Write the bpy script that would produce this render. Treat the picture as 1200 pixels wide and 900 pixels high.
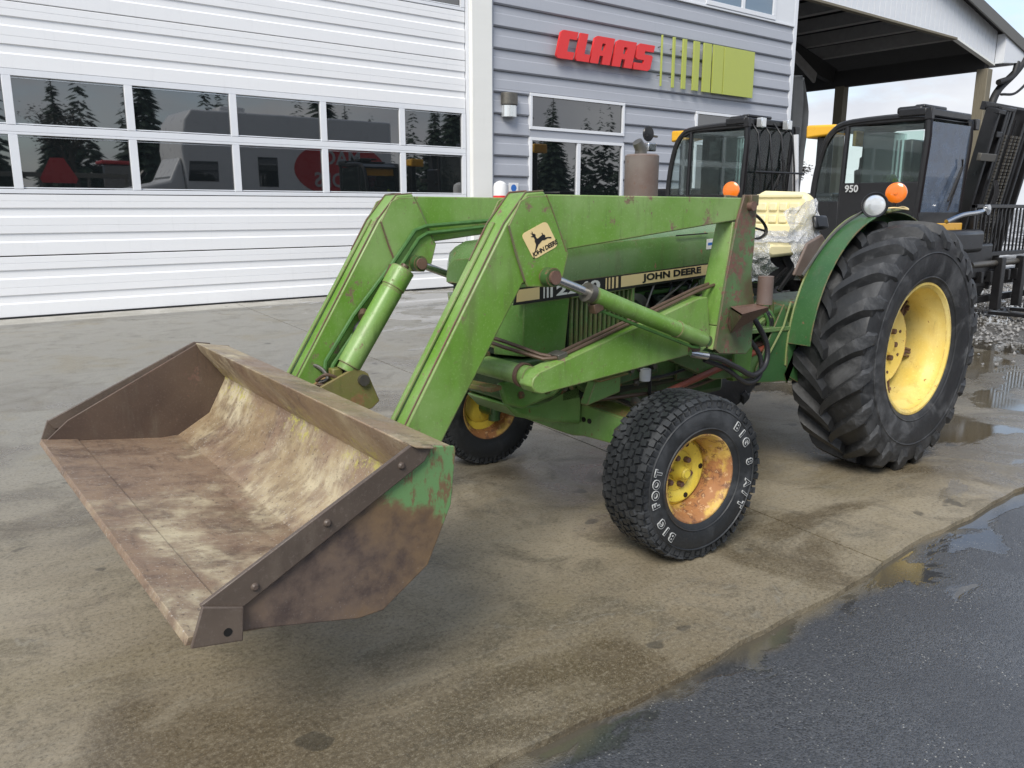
import bpy, bmesh, math, random
from mathutils import Vector, Matrix
random.seed(7)
R = math.radians
sc = bpy.context.scene
C = sc.collection
for o in list(bpy.data.objects): bpy.data.objects.remove(o)

# ------------------------------------------------------------------ camera
cam = bpy.data.cameras.new("camera"); cam.sensor_width = 36; cam.lens = 953.9068/1200*36
cam.clip_start = 0.05; cam.clip_end = 3000
co = bpy.data.objects.new("camera", cam); C.objects.link(co)
_r = Vector((0.78713945, -0.61677283, 0.00166086)); _u = Vector((0.13031003, 0.16893543, 0.97697498)); _f = Vector((0.60285221, 0.76879912, -0.21334743))
co.matrix_world = Matrix(((_r.x, _u.x, -_f.x, 0), (_r.y, _u.y, -_f.y, 0), (_r.z, _u.z, -_f.z, 1.5452), (0, 0, 0, 1)))
sc.camera = co

# ------------------------------------------------------------------ sky, sun, exposure
SUN_EL, SUN_AZ = 44.0, 236.0      # azimuth: compass direction of the sun, clockwise from +Y
w = bpy.data.worlds.new("World"); sc.world = w; w.use_nodes = True
nt = w.node_tree; nt.nodes.clear()
def wn(t, **k):
    n = nt.nodes.new(t)
    for a, b in k.items(): setattr(n, a, b)
    return n
out = wn('ShaderNodeOutputWorld'); bg = wn('ShaderNodeBackground'); bg.inputs[1].default_value = 0.14
sky = wn('ShaderNodeTexSky', sky_type='NISHITA', sun_disc=False); sky.sun_elevation = R(SUN_EL); sky.sun_rotation = R(SUN_AZ)
sky.air_density = 1.0; sky.dust_density = 0.6; sky.ozone_density = 2.0
tc = wn('ShaderNodeTexCoord'); mp = wn('ShaderNodeMapping'); mp.inputs['Scale'].default_value = (1, 1, 2.6); mp.inputs['Location'].default_value = (3.3, 0.2, 1.1)
nz = wn('ShaderNodeTexNoise'); nz.inputs['Scale'].default_value = 2.1; nz.inputs['Detail'].default_value = 9; nz.inputs['Roughness'].default_value = .56
cr = wn('ShaderNodeValToRGB'); cr.color_ramp.elements[0].position = .40; cr.color_ramp.elements[1].position = .56
nz2 = wn('ShaderNodeTexNoise'); nz2.inputs['Scale'].default_value = 5; nz2.inputs['Detail'].default_value = 8
cr2 = wn('ShaderNodeValToRGB'); cr2.color_ramp.elements[0].color = (3.5, 3.65, 4.0, 1); cr2.color_ramp.elements[1].color = (4.7, 4.8, 4.95, 1)
cr2.color_ramp.elements[0].position = .35; cr2.color_ramp.elements[1].position = .65
mx = wn('ShaderNodeMix', data_type='RGBA')
L = nt.links.new
L(tc.outputs['Generated'], mp.inputs[0]); L(mp.outputs[0], nz.inputs['Vector']); L(mp.outputs[0], nz2.inputs['Vector'])
sx = wn('ShaderNodeSeparateXYZ'); L(tc.outputs['Generated'], sx.inputs[0])
el = wn('ShaderNodeMapRange'); el.inputs[1].default_value = 0.10; el.inputs[2].default_value = 0.34; el.inputs[3].default_value = .12; el.inputs[4].default_value = -.03; L(sx.outputs['Z'], el.inputs[0])
ad = wn('ShaderNodeMath', operation='ADD'); L(nz.outputs['Fac'], ad.inputs[0]); L(el.outputs[0], ad.inputs[1])
L(ad.outputs[0], cr.inputs[0]); L(nz2.outputs['Fac'], cr2.inputs[0])
L(cr.outputs[0], mx.inputs['Factor']); L(sky.outputs[0], mx.inputs['A']); L(cr2.outputs[0], mx.inputs['B'])
L(mx.outputs['Result'], bg.inputs[0]); L(bg.outputs[0], out.inputs[0])
sl = bpy.data.lights.new("sun", 'SUN'); sl.energy = 2.3; sl.angle = R(26); sl.color = (1, .95, .87)
so = bpy.data.objects.new("sun", sl); C.objects.link(so)
_a, _e = R(SUN_AZ), R(SUN_EL)
sd = Vector((math.sin(_a)*math.cos(_e), math.cos(_a)*math.cos(_e), math.sin(_e)))
so.rotation_euler = sd.to_track_quat('Z', 'Y').to_euler()
sc.view_settings.view_transform = 'Standard'; sc.view_settings.look = 'None'; sc.view_settings.exposure = 0.62; sc.view_settings.gamma = 1
try: sc.cycles.max_bounces = 6; sc.cycles.use_denoising = True
except Exception: pass

# ------------------------------------------------------------------ node helpers
class NM:
    def __init__(s, name):
        s.m = bpy.data.materials.new(name); s.m.use_nodes = True; s.t = s.m.node_tree
        s.b = s.t.nodes['Principled BSDF']; s._c = None
    def n(s, t, **k):
        n = s.t.nodes.new(t)
        for a, b in k.items(): setattr(n, a, b)
        return n
    def l(s, a, b): s.t.links.new(a, b)
    def co(s):
        if s._c is None: s._c = s.n('ShaderNodeTexCoord').outputs['Object']
        return s._c
    def map(s, scale=(1, 1, 1), loc=(0, 0, 0), rot=(0, 0, 0)):
        n = s.n('ShaderNodeMapping'); n.inputs['Scale'].default_value = scale; n.inputs['Location'].default_value = loc; n.inputs['Rotation'].default_value = rot
        s.l(s.co(), n.inputs[0]); return n.outputs[0]
    def noise(s, scale, detail=4, rough=.55, vec=None, dist=0):
        n = s.n('ShaderNodeTexNoise'); n.inputs['Scale'].default_value = scale; n.inputs['Detail'].default_value = detail
        n.inputs['Roughness'].default_value = rough; n.inputs['Distortion'].default_value = dist
        s.l(vec if vec is not None else s.co(), n.inputs['Vector']); return n.outputs['Fac']
    def voro(s, scale, vec=None, feature='F1', out='Distance', rand=1):
        n = s.n('ShaderNodeTexVoronoi', feature=feature); n.inputs['Scale'].default_value = scale; n.inputs['Randomness'].default_value = rand
        s.l(vec if vec is not None else s.co(), n.inputs['Vector']); return n.outputs[out]
    def ramp(s, fac, a, b, ca=0, cb=1):
        n = s.n('ShaderNodeMapRange'); n.interpolation_type = 'SMOOTHSTEP'
        s.l(fac, n.inputs[0]); n.inputs[1].default_value = a; n.inputs[2].default_value = b; n.inputs[3].default_value = ca; n.inputs[4].default_value = cb
        return n.outputs[0]
    def mth(s, op, a, b=None, clamp=True):
        n = s.n('ShaderNodeMath', operation=op)
        for i, v in enumerate((a, b)):
            if v is None: continue
            if isinstance(v, (int, float)): n.inputs[i].default_value = v
            else: s.l(v, n.inputs[i])
        n.use_clamp = clamp and op in ('ADD', 'MULTIPLY', 'SUBTRACT'); return n.outputs[0]
    def mix(s, fac, a, b):
        n = s.n('ShaderNodeMix', data_type='RGBA')
        for k, v in (('Factor', fac), ('A', a), ('B', b)):
            if isinstance(v, (int, float)): n.inputs[k].default_value = v
            elif isinstance(v, tuple): n.inputs[k].default_value = (*v[:3], 1)
            else: s.l(v, n.inputs[k])
        return n.outputs['Result']
    def xyz(s):
        n = s.n('ShaderNodeSeparateXYZ'); s.l(s.co(), n.inputs[0]); return n.outputs
    def edge(s, rad=.012, lo=.02, hi=.12):
        bv = s.n('ShaderNodeBevel', samples=4); bv.inputs['Radius'].default_value = rad
        g = s.n('ShaderNodeNewGeometry'); d = s.n('ShaderNodeVectorMath', operation='DOT_PRODUCT')
        s.l(bv.outputs[0], d.inputs[0]); s.l(g.outputs['Normal'], d.inputs[1])
        return s.ramp(s.mth('SUBTRACT', 1.0, d.outputs['Value']), lo, hi)
    def bump(s, h, strength=.3, dist=.01):
        n = s.n('ShaderNodeBump'); n.inputs['Strength'].default_value = strength; n.inputs['Distance'].default_value = dist
        s.l(h, n.inputs['Height']); s.l(n.outputs[0], s.b.inputs['Normal'])
    def set(s, **k):
        for a, v in k.items():
            i = s.b.inputs[a.replace('_', ' ')]
            if isinstance(v, (int, float)): i.default_value = v
            elif isinstance(v, tuple): i.default_value = (*v[:3], 1)
            else: s.l(v, i)
        return s.m
def plain(name, col, rough=.5, metal=0, var=.12, scale=6, bump=0, spec=.5, coat=0):
    M = NM(name); n = M.noise(scale, 5)
    a = tuple(c*(1-var) for c in col); b = tuple(min(1, c*(1+var)) for c in col)
    M.set(Base_Color=M.mix(n, a, b), Roughness=M.ramp(n, .2, .8, max(.02, rough-.06), rough+.06), Metallic=metal)
    M.b.inputs['Specular IOR Level'].default_value = spec
    if coat: M.b.inputs['Coat Weight'].default_value = coat
    if bump: M.bump(M.noise(scale*8, 6), bump, .004)
    return M.m
def paint(name, col, fade, rust=.35, edge=.6, rough=.38, seed=0, rcol=(.13, .062, .035), dirt=(.10, .085, .05), dirta=.35):
    M = NM(name); v = M.map(loc=(seed*3.1, seed*1.7, seed*.9))
    big = M.noise(2.2, 4, .6, v); mid = M.noise(9, 6, .6, v); fine = M.noise(55, 8, .68, v)
    base = M.mix(M.ramp(big, .32, .68), col, fade)
    base = M.mix(M.ramp(M.noise(14, 5, .6, M.map((1, 1, .22), (seed, 2, 0))), .52, .74, 0, dirta), base, dirt)
    drip = M.mth('MULTIPLY', M.ramp(M.noise(38, 6, .7, M.map((1, 1, .09), (seed, 1, 5))), .57, .68), M.ramp(mid, .42, .6, .1, .75)); base = M.mix(M.mth('MULTIPLY', drip, .6), base, tuple(q*.45+.02 for q in col))
    base = M.mix(M.mth('MULTIPLY', M.ramp(M.noise(90, 5, .75, v), .54, .66), .35), base, tuple(min(1, q*1.25+.05) for q in fade))
    chips = M.mth('MULTIPLY', M.ramp(fine, .60-.05*rust, .66), M.ramp(mid, .60-.28*rust, .74-.1*rust))
    blotch = M.mth('MULTIPLY', M.ramp(mid, .74-.22*rust, .80-.22*rust), M.ramp(fine, .38, .56))
    vs = M.voro(26, M.map((1, 1, .3), (seed, 0, 0), (0, .5, 0))); scr = M.mth('MULTIPLY', M.ramp(vs, .035, .02), M.ramp(mid, .5, .6))
    em = M.mth('MULTIPLY', M.edge(), M.ramp(M.noise(16, 6, .7, v), .56-.3*edge, .70-.2*edge))
    chips = M.mth('ADD', chips, M.mth('MULTIPLY', M.ramp(M.noise(24, 6, .62, M.map((1, 1, .7), (seed+7, 3, 1))), .665, .69), .9))
    mask = M.mth('ADD', M.mth('ADD', chips, blotch), M.mth('ADD', em, scr))
    rc = M.mix(M.noise(40, 5), rcol, tuple(min(1, c*2.1) for c in rcol))
    M.set(Base_Color=M.mix(mask, base, rc), Roughness=M.ramp(M.mth('ADD', mask, M.mth('MULTIPLY', mid, .3)), 0, 1, rough-.08, .85))
    M.bump(M.mth('SUBTRACT', M.mth('MULTIPLY', M.noise(30, 4), .25), M.mth('MULTIPLY', mask, .5)), .35, .004)
    return M.m
MT = {}
MT['green'] = paint('green_paint', (.090, .225, .034), (.170, .305, .095), .42, 1.0)
MT['green_arm'] = paint('green_arm_paint', (.128, .275, .032), (.240, .370, .125), .55, 1.35, seed=3, rcol=(.13, .085, .06))
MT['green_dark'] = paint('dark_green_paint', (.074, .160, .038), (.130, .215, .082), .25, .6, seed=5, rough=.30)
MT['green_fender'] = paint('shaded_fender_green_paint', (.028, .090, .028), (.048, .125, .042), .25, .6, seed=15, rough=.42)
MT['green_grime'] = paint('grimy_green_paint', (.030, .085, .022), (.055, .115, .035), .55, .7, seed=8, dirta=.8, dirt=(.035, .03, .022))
MT['green_rust'] = paint('rusted_green_paint', (.10, .22, .085), (.10, .05, .04), 1.05, 1.2, seed=11, rcol=(.105, .052, .04))
MT['moss'] = paint('mossy_yellow_green_paint', (.16, .20, .035), (.20, .17, .07), .8, .9, seed=13, rcol=(.16, .09, .04))
MT['yellow'] = paint('yellow_rim_paint', (.78, .57, .12), (.80, .66, .26), .2, .5, seed=2, rough=.5, rcol=(.22, .10, .03), dirt=(.35, .2, .05), dirta=.3)
MT['rim_worn'] = paint('worn_rusty_rim_paint', (.60, .36, .12), (.30, .14, .065), 1.15, 1.4, seed=4, rcol=(.17, .07, .032), dirt=(.24, .12, .055), dirta=.9, rough=.55)
def rimm():
    M = NM('patchy_rusty_yellow_rim'); n = M.noise(7, 8, .68); f = M.noise(34, 8, .72); k = M.noise(15, 6, .6, M.map(loc=(4, 4, 4)))
    c = M.mix(M.ramp(n, .42, .56), (.62, .42, .10), (.36, .165, .065))
    c = M.mix(M.mth('MULTIPLY', M.ramp(k, .50, .58), M.ramp(f, .42, .58)), c, (.13, .055, .030))
    c = M.mix(M.mth('MULTIPLY', M.ramp(f, .56, .62), .8), c, (.62, .40, .22)); c = M.mix(M.mth('MULTIPLY', M.edge(.008), .7), c, (.16, .07, .04))
    M.set(Base_Color=c, Roughness=.6); M.bump(f, .5, .003); return M.m
MT['rim_worn'] = rimm()
MT['rim_disc'] = paint('yellow_disc_paint', (.80, .66, .08), (.74, .56, .07), .5, .9, seed=6, rcol=(.10, .045, .02))
MT['rust'] = paint('brown_rust', (.115, .062, .042), (.17, .10, .075), .6, .5, seed=9, rough=.6, rcol=(.07, .04, .03), dirta=.1)
MT['rust_pale'] = paint('pale_rust_muffler', (.20, .17, .15), (.13, .085, .07), .6, .5, seed=10, rough=.65, rcol=(.11, .055, .035))
MT['red_rod'] = plain('red_brown_rod', (.22, .055, .03), .5, 0, .4, 20, .2)
MT['steel'] = plain('worn_bright_steel', (.55, .56, .57), .22, 1, .2, 30)
MT['steel_dull'] = plain('dull_greasy_steel', (.16, .15, .13), .45, .7, .4, 25, .2)
MT['black'] = plain('black_paint', (.012, .012, .013), .32, 0, .4, 10)
MT['black_matt'] = plain('black_rubber', (.018, .018, .019), .6, 0, .3, 14, .15)
MT['hose'] = plain('black_hydraulic_hose', (.022, .022, .024), .42, 0, .4, 40, .2)
MT['engine'] = plain('greasy_dark_engine', (.018, .028, .018), .5, .2, .6, 18, .5)
MT['pipe_green'] = plain('green_hydraulic_pipe', (.06, .15, .035), .4, 0, .5, 30, .2)
MT['pipe_brown'] = plain('brown_hydraulic_pipe', (.11, .07, .045), .5, .2, .4, 30, .2)
MT['cream'] = plain('cream_decal', (.80, .62, .30), .45, 0, .06, 12)
MT['decal_black'] = plain('black_decal_ink', (.012, .011, .010), .45, 0, .3, 25)
MT['decal_white'] = plain('white_decal_ink', (.72, .72, .66), .45, 0, .05, 25)
MT['orange'] = plain('amber_lens', (.90, .20, .012), .18, 0, .08, 20, 0, .6, .6)
MT['white_lens'] = plain('clear_lamp_lens', (.72, .74, .74), .10, .6, .12, 60)
MT['foam'] = plain('yellow_seat_vinyl', (.86, .76, .44), .5, 0, .07, 7, .15)
MT['letter_white'] = plain('raised_white_tyre_letter', (.48, .49, .48), .7, 0, .4, 60)

def tyre_mat(name, base, dust, dcol, seed):
    M = NM(name); v = M.map(loc=(seed, seed, 0))
    n = M.noise(5, 7, .65, v, .6); f = M.noise(45, 5, .6, v)
    m = M.mth('MULTIPLY', M.ramp(n, .46, .72), dust)
    M.set(Base_Color=M.mix(M.mth('ADD', m, M.mth('MULTIPLY', M.ramp(f, .5, .8), .12)), base, dcol), Roughness=M.ramp(n, .3, .7, .40, .75))
    M.bump(M.mth('ADD', f, M.mth('MULTIPLY', n, .6)), .35, .004); return M.m
MT['tyre'] = tyre_mat('rear_tyre_rubber', (.022, .023, .024), .9, (.105, .107, .11), 2)
MT['tyre_front'] = tyre_mat('front_tyre_rubber', (.016, .018, .020), .6, (.075, .080, .086), 5)

def bucket_mat():
    M = NM('worn_bucket_steel'); x, y, z = M.xyz()[:3]
    big = M.noise(2.4, 9, .70, M.map(loc=(3, 1, 2)), .15); fine = M.noise(75, 9, .75); mid = M.noise(10, 8, .68)
    scr = M.noise(30, 8, .72, M.map((.30, 1.1, .30), (1, 0, 0), (0, 0, .5))); scr2 = M.noise(26, 8, .72, M.map((1.0, .25, 1.0), (4, 0, 0), (0, 0, -.3)))
    c = M.mix(M.ramp(big, .34, .58), (.120, .078, .056), (.270, .185, .125))
    c = M.mix(M.mth('MULTIPLY', M.ramp(mid, .46, .62), .6), c, (.270, .190, .120))
    c = M.mix(M.mth('MULTIPLY', M.ramp(scr, .52, .66), .35), c, (.36, .29, .21)); c = M.mix(M.mth('MULTIPLY', M.ramp(scr2, .54, .68), .40), c, (.055, .040, .034))
    wash = M.mth('MULTIPLY', M.ramp(M.noise(1.25, 8, .6, M.map((1.1, .7, 1), (1.3, .55, 0)), .3), .46, .58), M.ramp(M.mth('MULTIPLY', mid, M.mth('ADD', scr, .5, False)), .38, .62, .25, .95))
    c = M.mix(wash, c, (.56, .49, .33))
    tan = M.mth('MULTIPLY', M.ramp(x, 3.78, 3.62), M.ramp(M.noise(3.1, 6, .6), .42, .60)); c = M.mix(M.mth('MULTIPLY', tan, .55), c, (.34, .25, .135))
    # yellow-green growth on the inside of the back
    lich = M.mth('MULTIPLY', M.mth('MULTIPLY', M.ramp(z, .58, .68), M.ramp(z, .80, .74)), M.mth('MULTIPLY', M.ramp(x, 3.72, 3.60), M.ramp(M.noise(30, 6, .7), .50, .60)))
    c = M.mix(M.mth('MULTIPLY', lich, M.ramp(M.noise(2.0, 3), .38, .60)), c, (.46, .42, .10))
    c = M.mix(M.mth('MULTIPLY', M.ramp(M.noise(120, 3, .6), .62, .68), .8), c, (.50, .46, .40))
    c = M.mix(M.mth('MULTIPLY', M.ramp(M.noise(50, 8, .75, M.map(loc=(5, 5, 5))), .58, .64), .75), c, (.05, .036, .032))
    M.set(Base_Color=c, Roughness=M.ramp(mid, .3, .7, .30, .68), Metallic=.15)
    M.bump(M.mth('ADD', fine, mid), .4, .005); return M.m
MT['bucket'] = bucket_mat()
def bucket_side_mat():
    M = NM('bucket_side_steel'); x, y, z = M.xyz()[:3]
    mid = M.noise(8, 6, .65); fine = M.noise(60, 8, .7)
    c = M.mix(M.ramp(mid, .35, .65), (.070, .050, .043), (.150, .108, .082))
    # green paint left towards the upper rear corner
    d = M.mth('ADD', M.mth('MULTIPLY', M.mth('SUBTRACT', z, .60), 2.2), M.mth('MULTIPLY', M.mth('SUBTRACT', 3.90, x), 1.3))
    og = M.ramp(M.mth('ADD', M.mth('MULTIPLY', d, .62), M.mth('MULTIPLY', mid, .8)), .42, .78)
    c = M.mix(M.mth('MULTIPLY', og, .7), c, (.20, .125, .055))
    g = M.ramp(M.mth('ADD', M.mth('MULTIPLY', d, .80), M.mth('MULTIPLY', mid, .65)), .72, .82)
    c = M.mix(M.mth('MULTIPLY', g, M.ramp(M.noise(34, 7, .7, M.map((1, 1, .4))), .62, .50)), c, (.135, .265, .10))
    sp = M.mth('MULTIPLY', M.ramp(M.noise(150, 6, .7), .60, .68), M.ramp(z, .66, .46))
    c = M.mix(M.mth('MULTIPLY', sp, .6), c, (.36, .34, .31))
    M.set(Base_Color=c, Roughness=M.ramp(fine, .3, .7, .45, .75)); M.bump(M.mth('ADD', fine, mid), .4, .004); return M.m
MT['bucket_side'] = bucket_side_mat()
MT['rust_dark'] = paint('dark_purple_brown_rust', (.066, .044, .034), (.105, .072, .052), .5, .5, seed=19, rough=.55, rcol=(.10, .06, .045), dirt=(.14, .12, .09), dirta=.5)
MT['strip'] = paint('dark_worn_edge_steel', (.085, .066, .052), (.13, .10, .078), .5, .8, seed=23, rough=.42, rcol=(.055, .038, .03), dirt=(.16, .13, .10), dirta=.5)

# setting materials
def concrete():
    M = NM('wet_brown_concrete'); x, y, z = M.xyz()[:3]
    big = M.noise(.55, 5, .6, M.map((1, 1.5, 1)), .5); mid = M.noise(2.6, 9, .70, None, .7); fine = M.noise(60, 9, .8); grit = M.noise(190, 4, .7)
    c = M.mix(M.ramp(big, .34, .66), (.178, .145, .092), (.315, .268, .188))
    back = M.ramp(y, 2.6, 7.0)
    c = M.mix(back, c, M.mix(M.ramp(mid, .35, .65), (.215, .205, .176), (.310, .298, .262)))
    c = M.mix(M.mth('MULTIPLY', M.ramp(mid, .47, .66), .6), c, M.mix(back, (.060, .051, .032), (.115, .111, .095)))
    c = M.mix(M.mth('MULTIPLY', M.ramp(M.noise(1.15, 6, .6, M.map(loc=(4, 2, 0)), .8), .52, .66), .45), c, (.215, .178, .105))
    strk = M.noise(3.5, 7, .62, M.map((.45, 3.2, 1), (2, 0, 0), (0, 0, .2)), 1.6)
    c = M.mix(M.mth('MULTIPLY', M.ramp(strk, .50, .75), .28), c, (.26, .245, .20))
    # dry pale strip against the building, with a ragged limit
    lim = M.mth('ADD', y, M.mth('MULTIPLY', M.noise(.7, 6, .62, M.map((1, .35, 1))), 2.6), False)
    dry = M.ramp(lim, 13.45, 13.60)
    c = M.mix(M.mth('MULTIPLY', M.ramp(lim, 13.0, 13.3), .35), c, (.10, .098, .088))
    c = M.mix(dry, c, M.mix(M.ramp(mid, .4, .6), (.36, .345, .30), (.47, .455, .41)))
    # pale meandering dried run
    run = M.mth('ABSOLUTE', M.mth('SUBTRACT', M.noise(.9, 5, .6, M.map(loc=(7.3, 1, 0)), .4), .5, False)); c = M.mix(M.mth('MULTIPLY', M.mth('MULTIPLY', M.ramp(run, .012, .0), M.ramp(mid, .5, .62)), .22), c, (.40, .385, .33))
    damp = M.ramp(M.noise(.75, 7, .62, M.map((1, 1.25, 1), (3.2, .7, 0)), .9), .47, .60)
    near = M.mth('MULTIPLY', damp, M.ramp(y, 9.5, 6.0))
    c = M.mix(M.mth('MULTIPLY', near, .62), c, (.066, .045, .022))
    wet = M.ramp(x, 4.8, 7.0); c = M.mix(M.mth('MULTIPLY', wet, .5), c, (.095, .088, .072))
    c = M.mix(M.mth('MULTIPLY', M.ramp(fine, .50, .62), .42), c, (.33, .29, .21))
    c = M.mix(M.mth('MULTIPLY', M.ramp(fine, .50, .38), .62), c, (.050, .042, .028))
    c = M.mix(M.mth('MULTIPLY', M.ramp(grit, .57, .66), .5), c, (.46, .43, .34))
    c = M.mix(M.mth('MULTIPLY', M.ramp(M.noise(4.3, 3, .4, M.map(loc=(9, 9, 0))), .70, .73), .6), c, (.035, .032, .026))
    rg = M.mth('SUBTRACT', M.ramp(mid, .36, .64, .42, .66), M.mth('MULTIPLY', M.mth('ADD', near, M.mth('MULTIPLY', wet, .8)), .26))
    rg = M.mth('ADD', rg, M.mth('MULTIPLY', dry, .3))
    film = M.mth('MULTIPLY', M.ramp(M.mth('ADD', M.noise(.8, 7, .6, M.map((1, 1.6, 1), (6.1, 2.2, 0)), .6), M.mth('MULTIPLY', wet, .09)), .56, .60), M.ramp(x, 3.0, 5.5))
    c = M.mix(M.mth('MULTIPLY', film, .45), c, (.075, .058, .032)); nf = M.mth('SUBTRACT', 1.0, M.mth('MULTIPLY', film, .93))
    rg = M.mth('MULTIPLY', rg, nf)
    M.set(Base_Color=c, Roughness=rg); M.b.inputs['Specular IOR Level'].default_value = .6
    M.bump(M.mth('MULTIPLY', M.mth('ADD', fine, M.mth('MULTIPLY', grit, .5)), nf), .35, .003); return M.m
MT['concrete'] = concrete()
def asphalt():
    M = NM('wet_asphalt'); v = M.voro(150, None, 'F1', 'Color'); d = M.voro(150); x, y, z = M.xyz()[:3]
    sep = M.n('ShaderNodeSeparateColor'); M.l(v, sep.inputs[0])
    big = M.noise(1.3, 6, .6); fine = M.noise(80, 8, .75); mid = M.noise(5, 7, .65)
    c = M.mix(sep.outputs[0], (.036, .039, .044), (.088, .092, .099))
    c = M.mix(M.mth('MULTIPLY', M.ramp(big, .4, .65), .5), c, (.048, .050, .055))
    c = M.mix(M.mth('MULTIPLY', M.mth('MULTIPLY', M.ramp(sep.outputs[1], .94, .97), M.ramp(mid, .42, .60)), M.mth('MULTIPLY', M.ramp(d, .55, .25), sep.outputs[2])), c, (.46, .45, .40))
    # distance from the concrete edge, silt along it, and a film of standing water in the low strip
    e = M.mth('SUBTRACT', M.mth('MULTIPLY', M.mth('SUBTRACT', x, 1.2, False), .013, False), M.mth('SUBTRACT', y, 1.60, False), False)
    silt = M.ramp(M.mth('ADD', e, M.mth('MULTIPLY', M.noise(2.2, 6, .6), .34), False), .27, .16)
    c = M.mix(M.mth('MULTIPLY', silt, .85), c, M.mix(fine, (.10, .085, .055), (.20, .17, .115)))
    wn_ = M.noise(1.9, 5, .58, M.map((1, 1.8, 1), (2.7, 0, 0)), .5)
    far_ = M.mth('MULTIPLY', M.ramp(x, 2.0, 4.2), .12)
    film = M.ramp(M.mth('ADD', M.mth('SUBTRACT', wn_, M.mth('MULTIPLY', e, .62, False), False), far_, False), .485, .530)
    c = M.mix(M.mth('MULTIPLY', film, .45), c, (.03, .028, .024))
    rg = M.mth('ADD', M.mth('MULTIPLY', M.mth('SUBTRACT', 1.0, film), M.ramp(big, .35, .65, .20, .36)), .035)
    bs = M.mth('MULTIPLY', M.mth('ADD', M.mth('SUBTRACT', 1, d), M.mth('MULTIPLY', fine, .8), False), M.mth('SUBTRACT', 1.0, M.mth('MULTIPLY', film, .97)), False)
    M.set(Base_Color=c, Roughness=rg); M.b.inputs['IOR'].default_value = 1.45; M.b.inputs['Specular IOR Level'].default_value = .7
    M.bump(bs, .5, .004); return M.m
MT['asphalt'] = asphalt()
def groundm():
    M = NM('wet_gravel_ground'); v = M.voro(28, None, 'F1', 'Color'); sep = M.n('ShaderNodeSeparateColor'); M.l(v, sep.inputs[0]); d = M.voro(28)
    big = M.noise(.5, 5); film = M.ramp(M.noise(.62, 6, .6, M.map((1, 1, 1), (1.2, 0, 0))), .50, .54)
    c = M.mix(sep.outputs[0], (.055, .052, .048), (.24, .235, .225)); c = M.mix(M.ramp(big, .45, .6, 0, .7), c, (.075, .068, .055))
    c = M.mix(M.mth('MULTIPLY', film, .85), c, (.060, .050, .032))
    M.set(Base_Color=c, Roughness=M.mth('ADD', M.mth('MULTIPLY', M.mth('SUBTRACT', 1.0, film), .5), .05))
    M.bump(M.mth('MULTIPLY', M.mth('SUBTRACT', 1, d), M.mth('SUBTRACT', 1.0, M.mth('MULTIPLY', film, .96))), .7, .02); return M.m
MT['ground'] = groundm()
def water():
    m = bpy.data.materials.new('puddle_water'); m.use_nodes = True; t = m.node_tree; t.nodes.clear()
    o = t.nodes.new('ShaderNodeOutputMaterial'); a = t.nodes.new('ShaderNodeBsdfTransparent'); a.inputs[0].default_value = (.62, .60, .54, 1)
    g = t.nodes.new('ShaderNodeBsdfGlossy'); g.inputs['Roughness'].default_value = .04; f = t.nodes.new('ShaderNodeFresnel'); f.inputs[0].default_value = 1.36
    n = t.nodes.new('ShaderNodeTexNoise'); n.inputs['Scale'].default_value = 9; b = t.nodes.new('ShaderNodeBump'); b.inputs['Strength'].default_value = .12; b.inputs['Distance'].default_value = .004
    t.links.new(n.outputs['Fac'], b.inputs['Height']); t.links.new(b.outputs[0], g.inputs['Normal'])
    x = t.nodes.new('ShaderNodeMixShader'); t.links.new(f.outputs[0], x.inputs[0]); t.links.new(a.outputs[0], x.inputs[1]); t.links.new(g.outputs[0], x.inputs[2]); t.links.new(x.outputs[0], o.inputs[0]); return m
MT['water'] = water()
def siding(name, a, b, rough=.45):
    M = NM(name); n = M.noise(1.4, 5, .6, M.map((.5, 1, 3))); s = M.noise(9, 5, .6, M.map((1.5, 1, .12)))
    c = M.mix(n, a, b); c = M.mix(M.ramp(s, .55, .8, 0, .18), c, tuple(q*.72 for q in a))
    M.set(Base_Color=c, Roughness=rough); M.bump(M.noise(5, 3, .5, M.map((.6, 1, 1))), .06, .01); return M.m
MT['door_white'] = siding('white_door_steel', (.78, .79, .80), (.85, .855, .86))
MT['trim_white'] = siding('white_trim', (.76, .76, .72), (.82, .82, .78))
MT['frame_white'] = siding('white_window_frame', (.68, .70, .74), (.78, .80, .82), .35)
MT['grey_siding'] = siding('blue_grey_siding', (.335, .352, .392), (.390, .407, .445))
MT['upper_white'] = siding('pale_upper_cladding', (.66, .68, .71), (.74, .76, .78))
MT['joint_dark'] = plain('dark_joint_backing', (.06, .06, .065), .7)  # dark grey backing under slab joints and behind the cladding
def glass_dark(name, tint, ior=1.85):
    M = NM(name); M.set(Base_Color=tint, Roughness=.015); M.b.inputs['IOR'].default_value = ior
    M.bump(M.noise(1.3, 2), .015, .02); return M.m
MT['glass'] = glass_dark('dark_reflective_glass', (.008, .010, .011), 2.4)
MT['glass_sky'] = glass_dark('upper_window_glass', (.10, .16, .22), 2.2)  # blue base colour imitates the sky reflected in these panes
def clear_glass(name, col, ior=1.5):
    m = bpy.data.materials.new(name); m.use_nodes = True; t = m.node_tree; t.nodes.clear()
    o = t.nodes.new('ShaderNodeOutputMaterial'); a = t.nodes.new('ShaderNodeBsdfTransparent'); a.inputs[0].default_value = (*col, 1)
    g = t.nodes.new('ShaderNodeBsdfGlossy'); g.inputs['Roughness'].default_value = .02; f = t.nodes.new('ShaderNodeFresnel'); f.inputs[0].default_value = ior
    x = t.nodes.new('ShaderNodeMixShader'); t.links.new(f.outputs[0], x.inputs[0]); t.links.new(a.outputs[0], x.inputs[1]); t.links.new(g.outputs[0], x.inputs[2]); t.links.new(x.outputs[0], o.inputs[0]); return m
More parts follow.
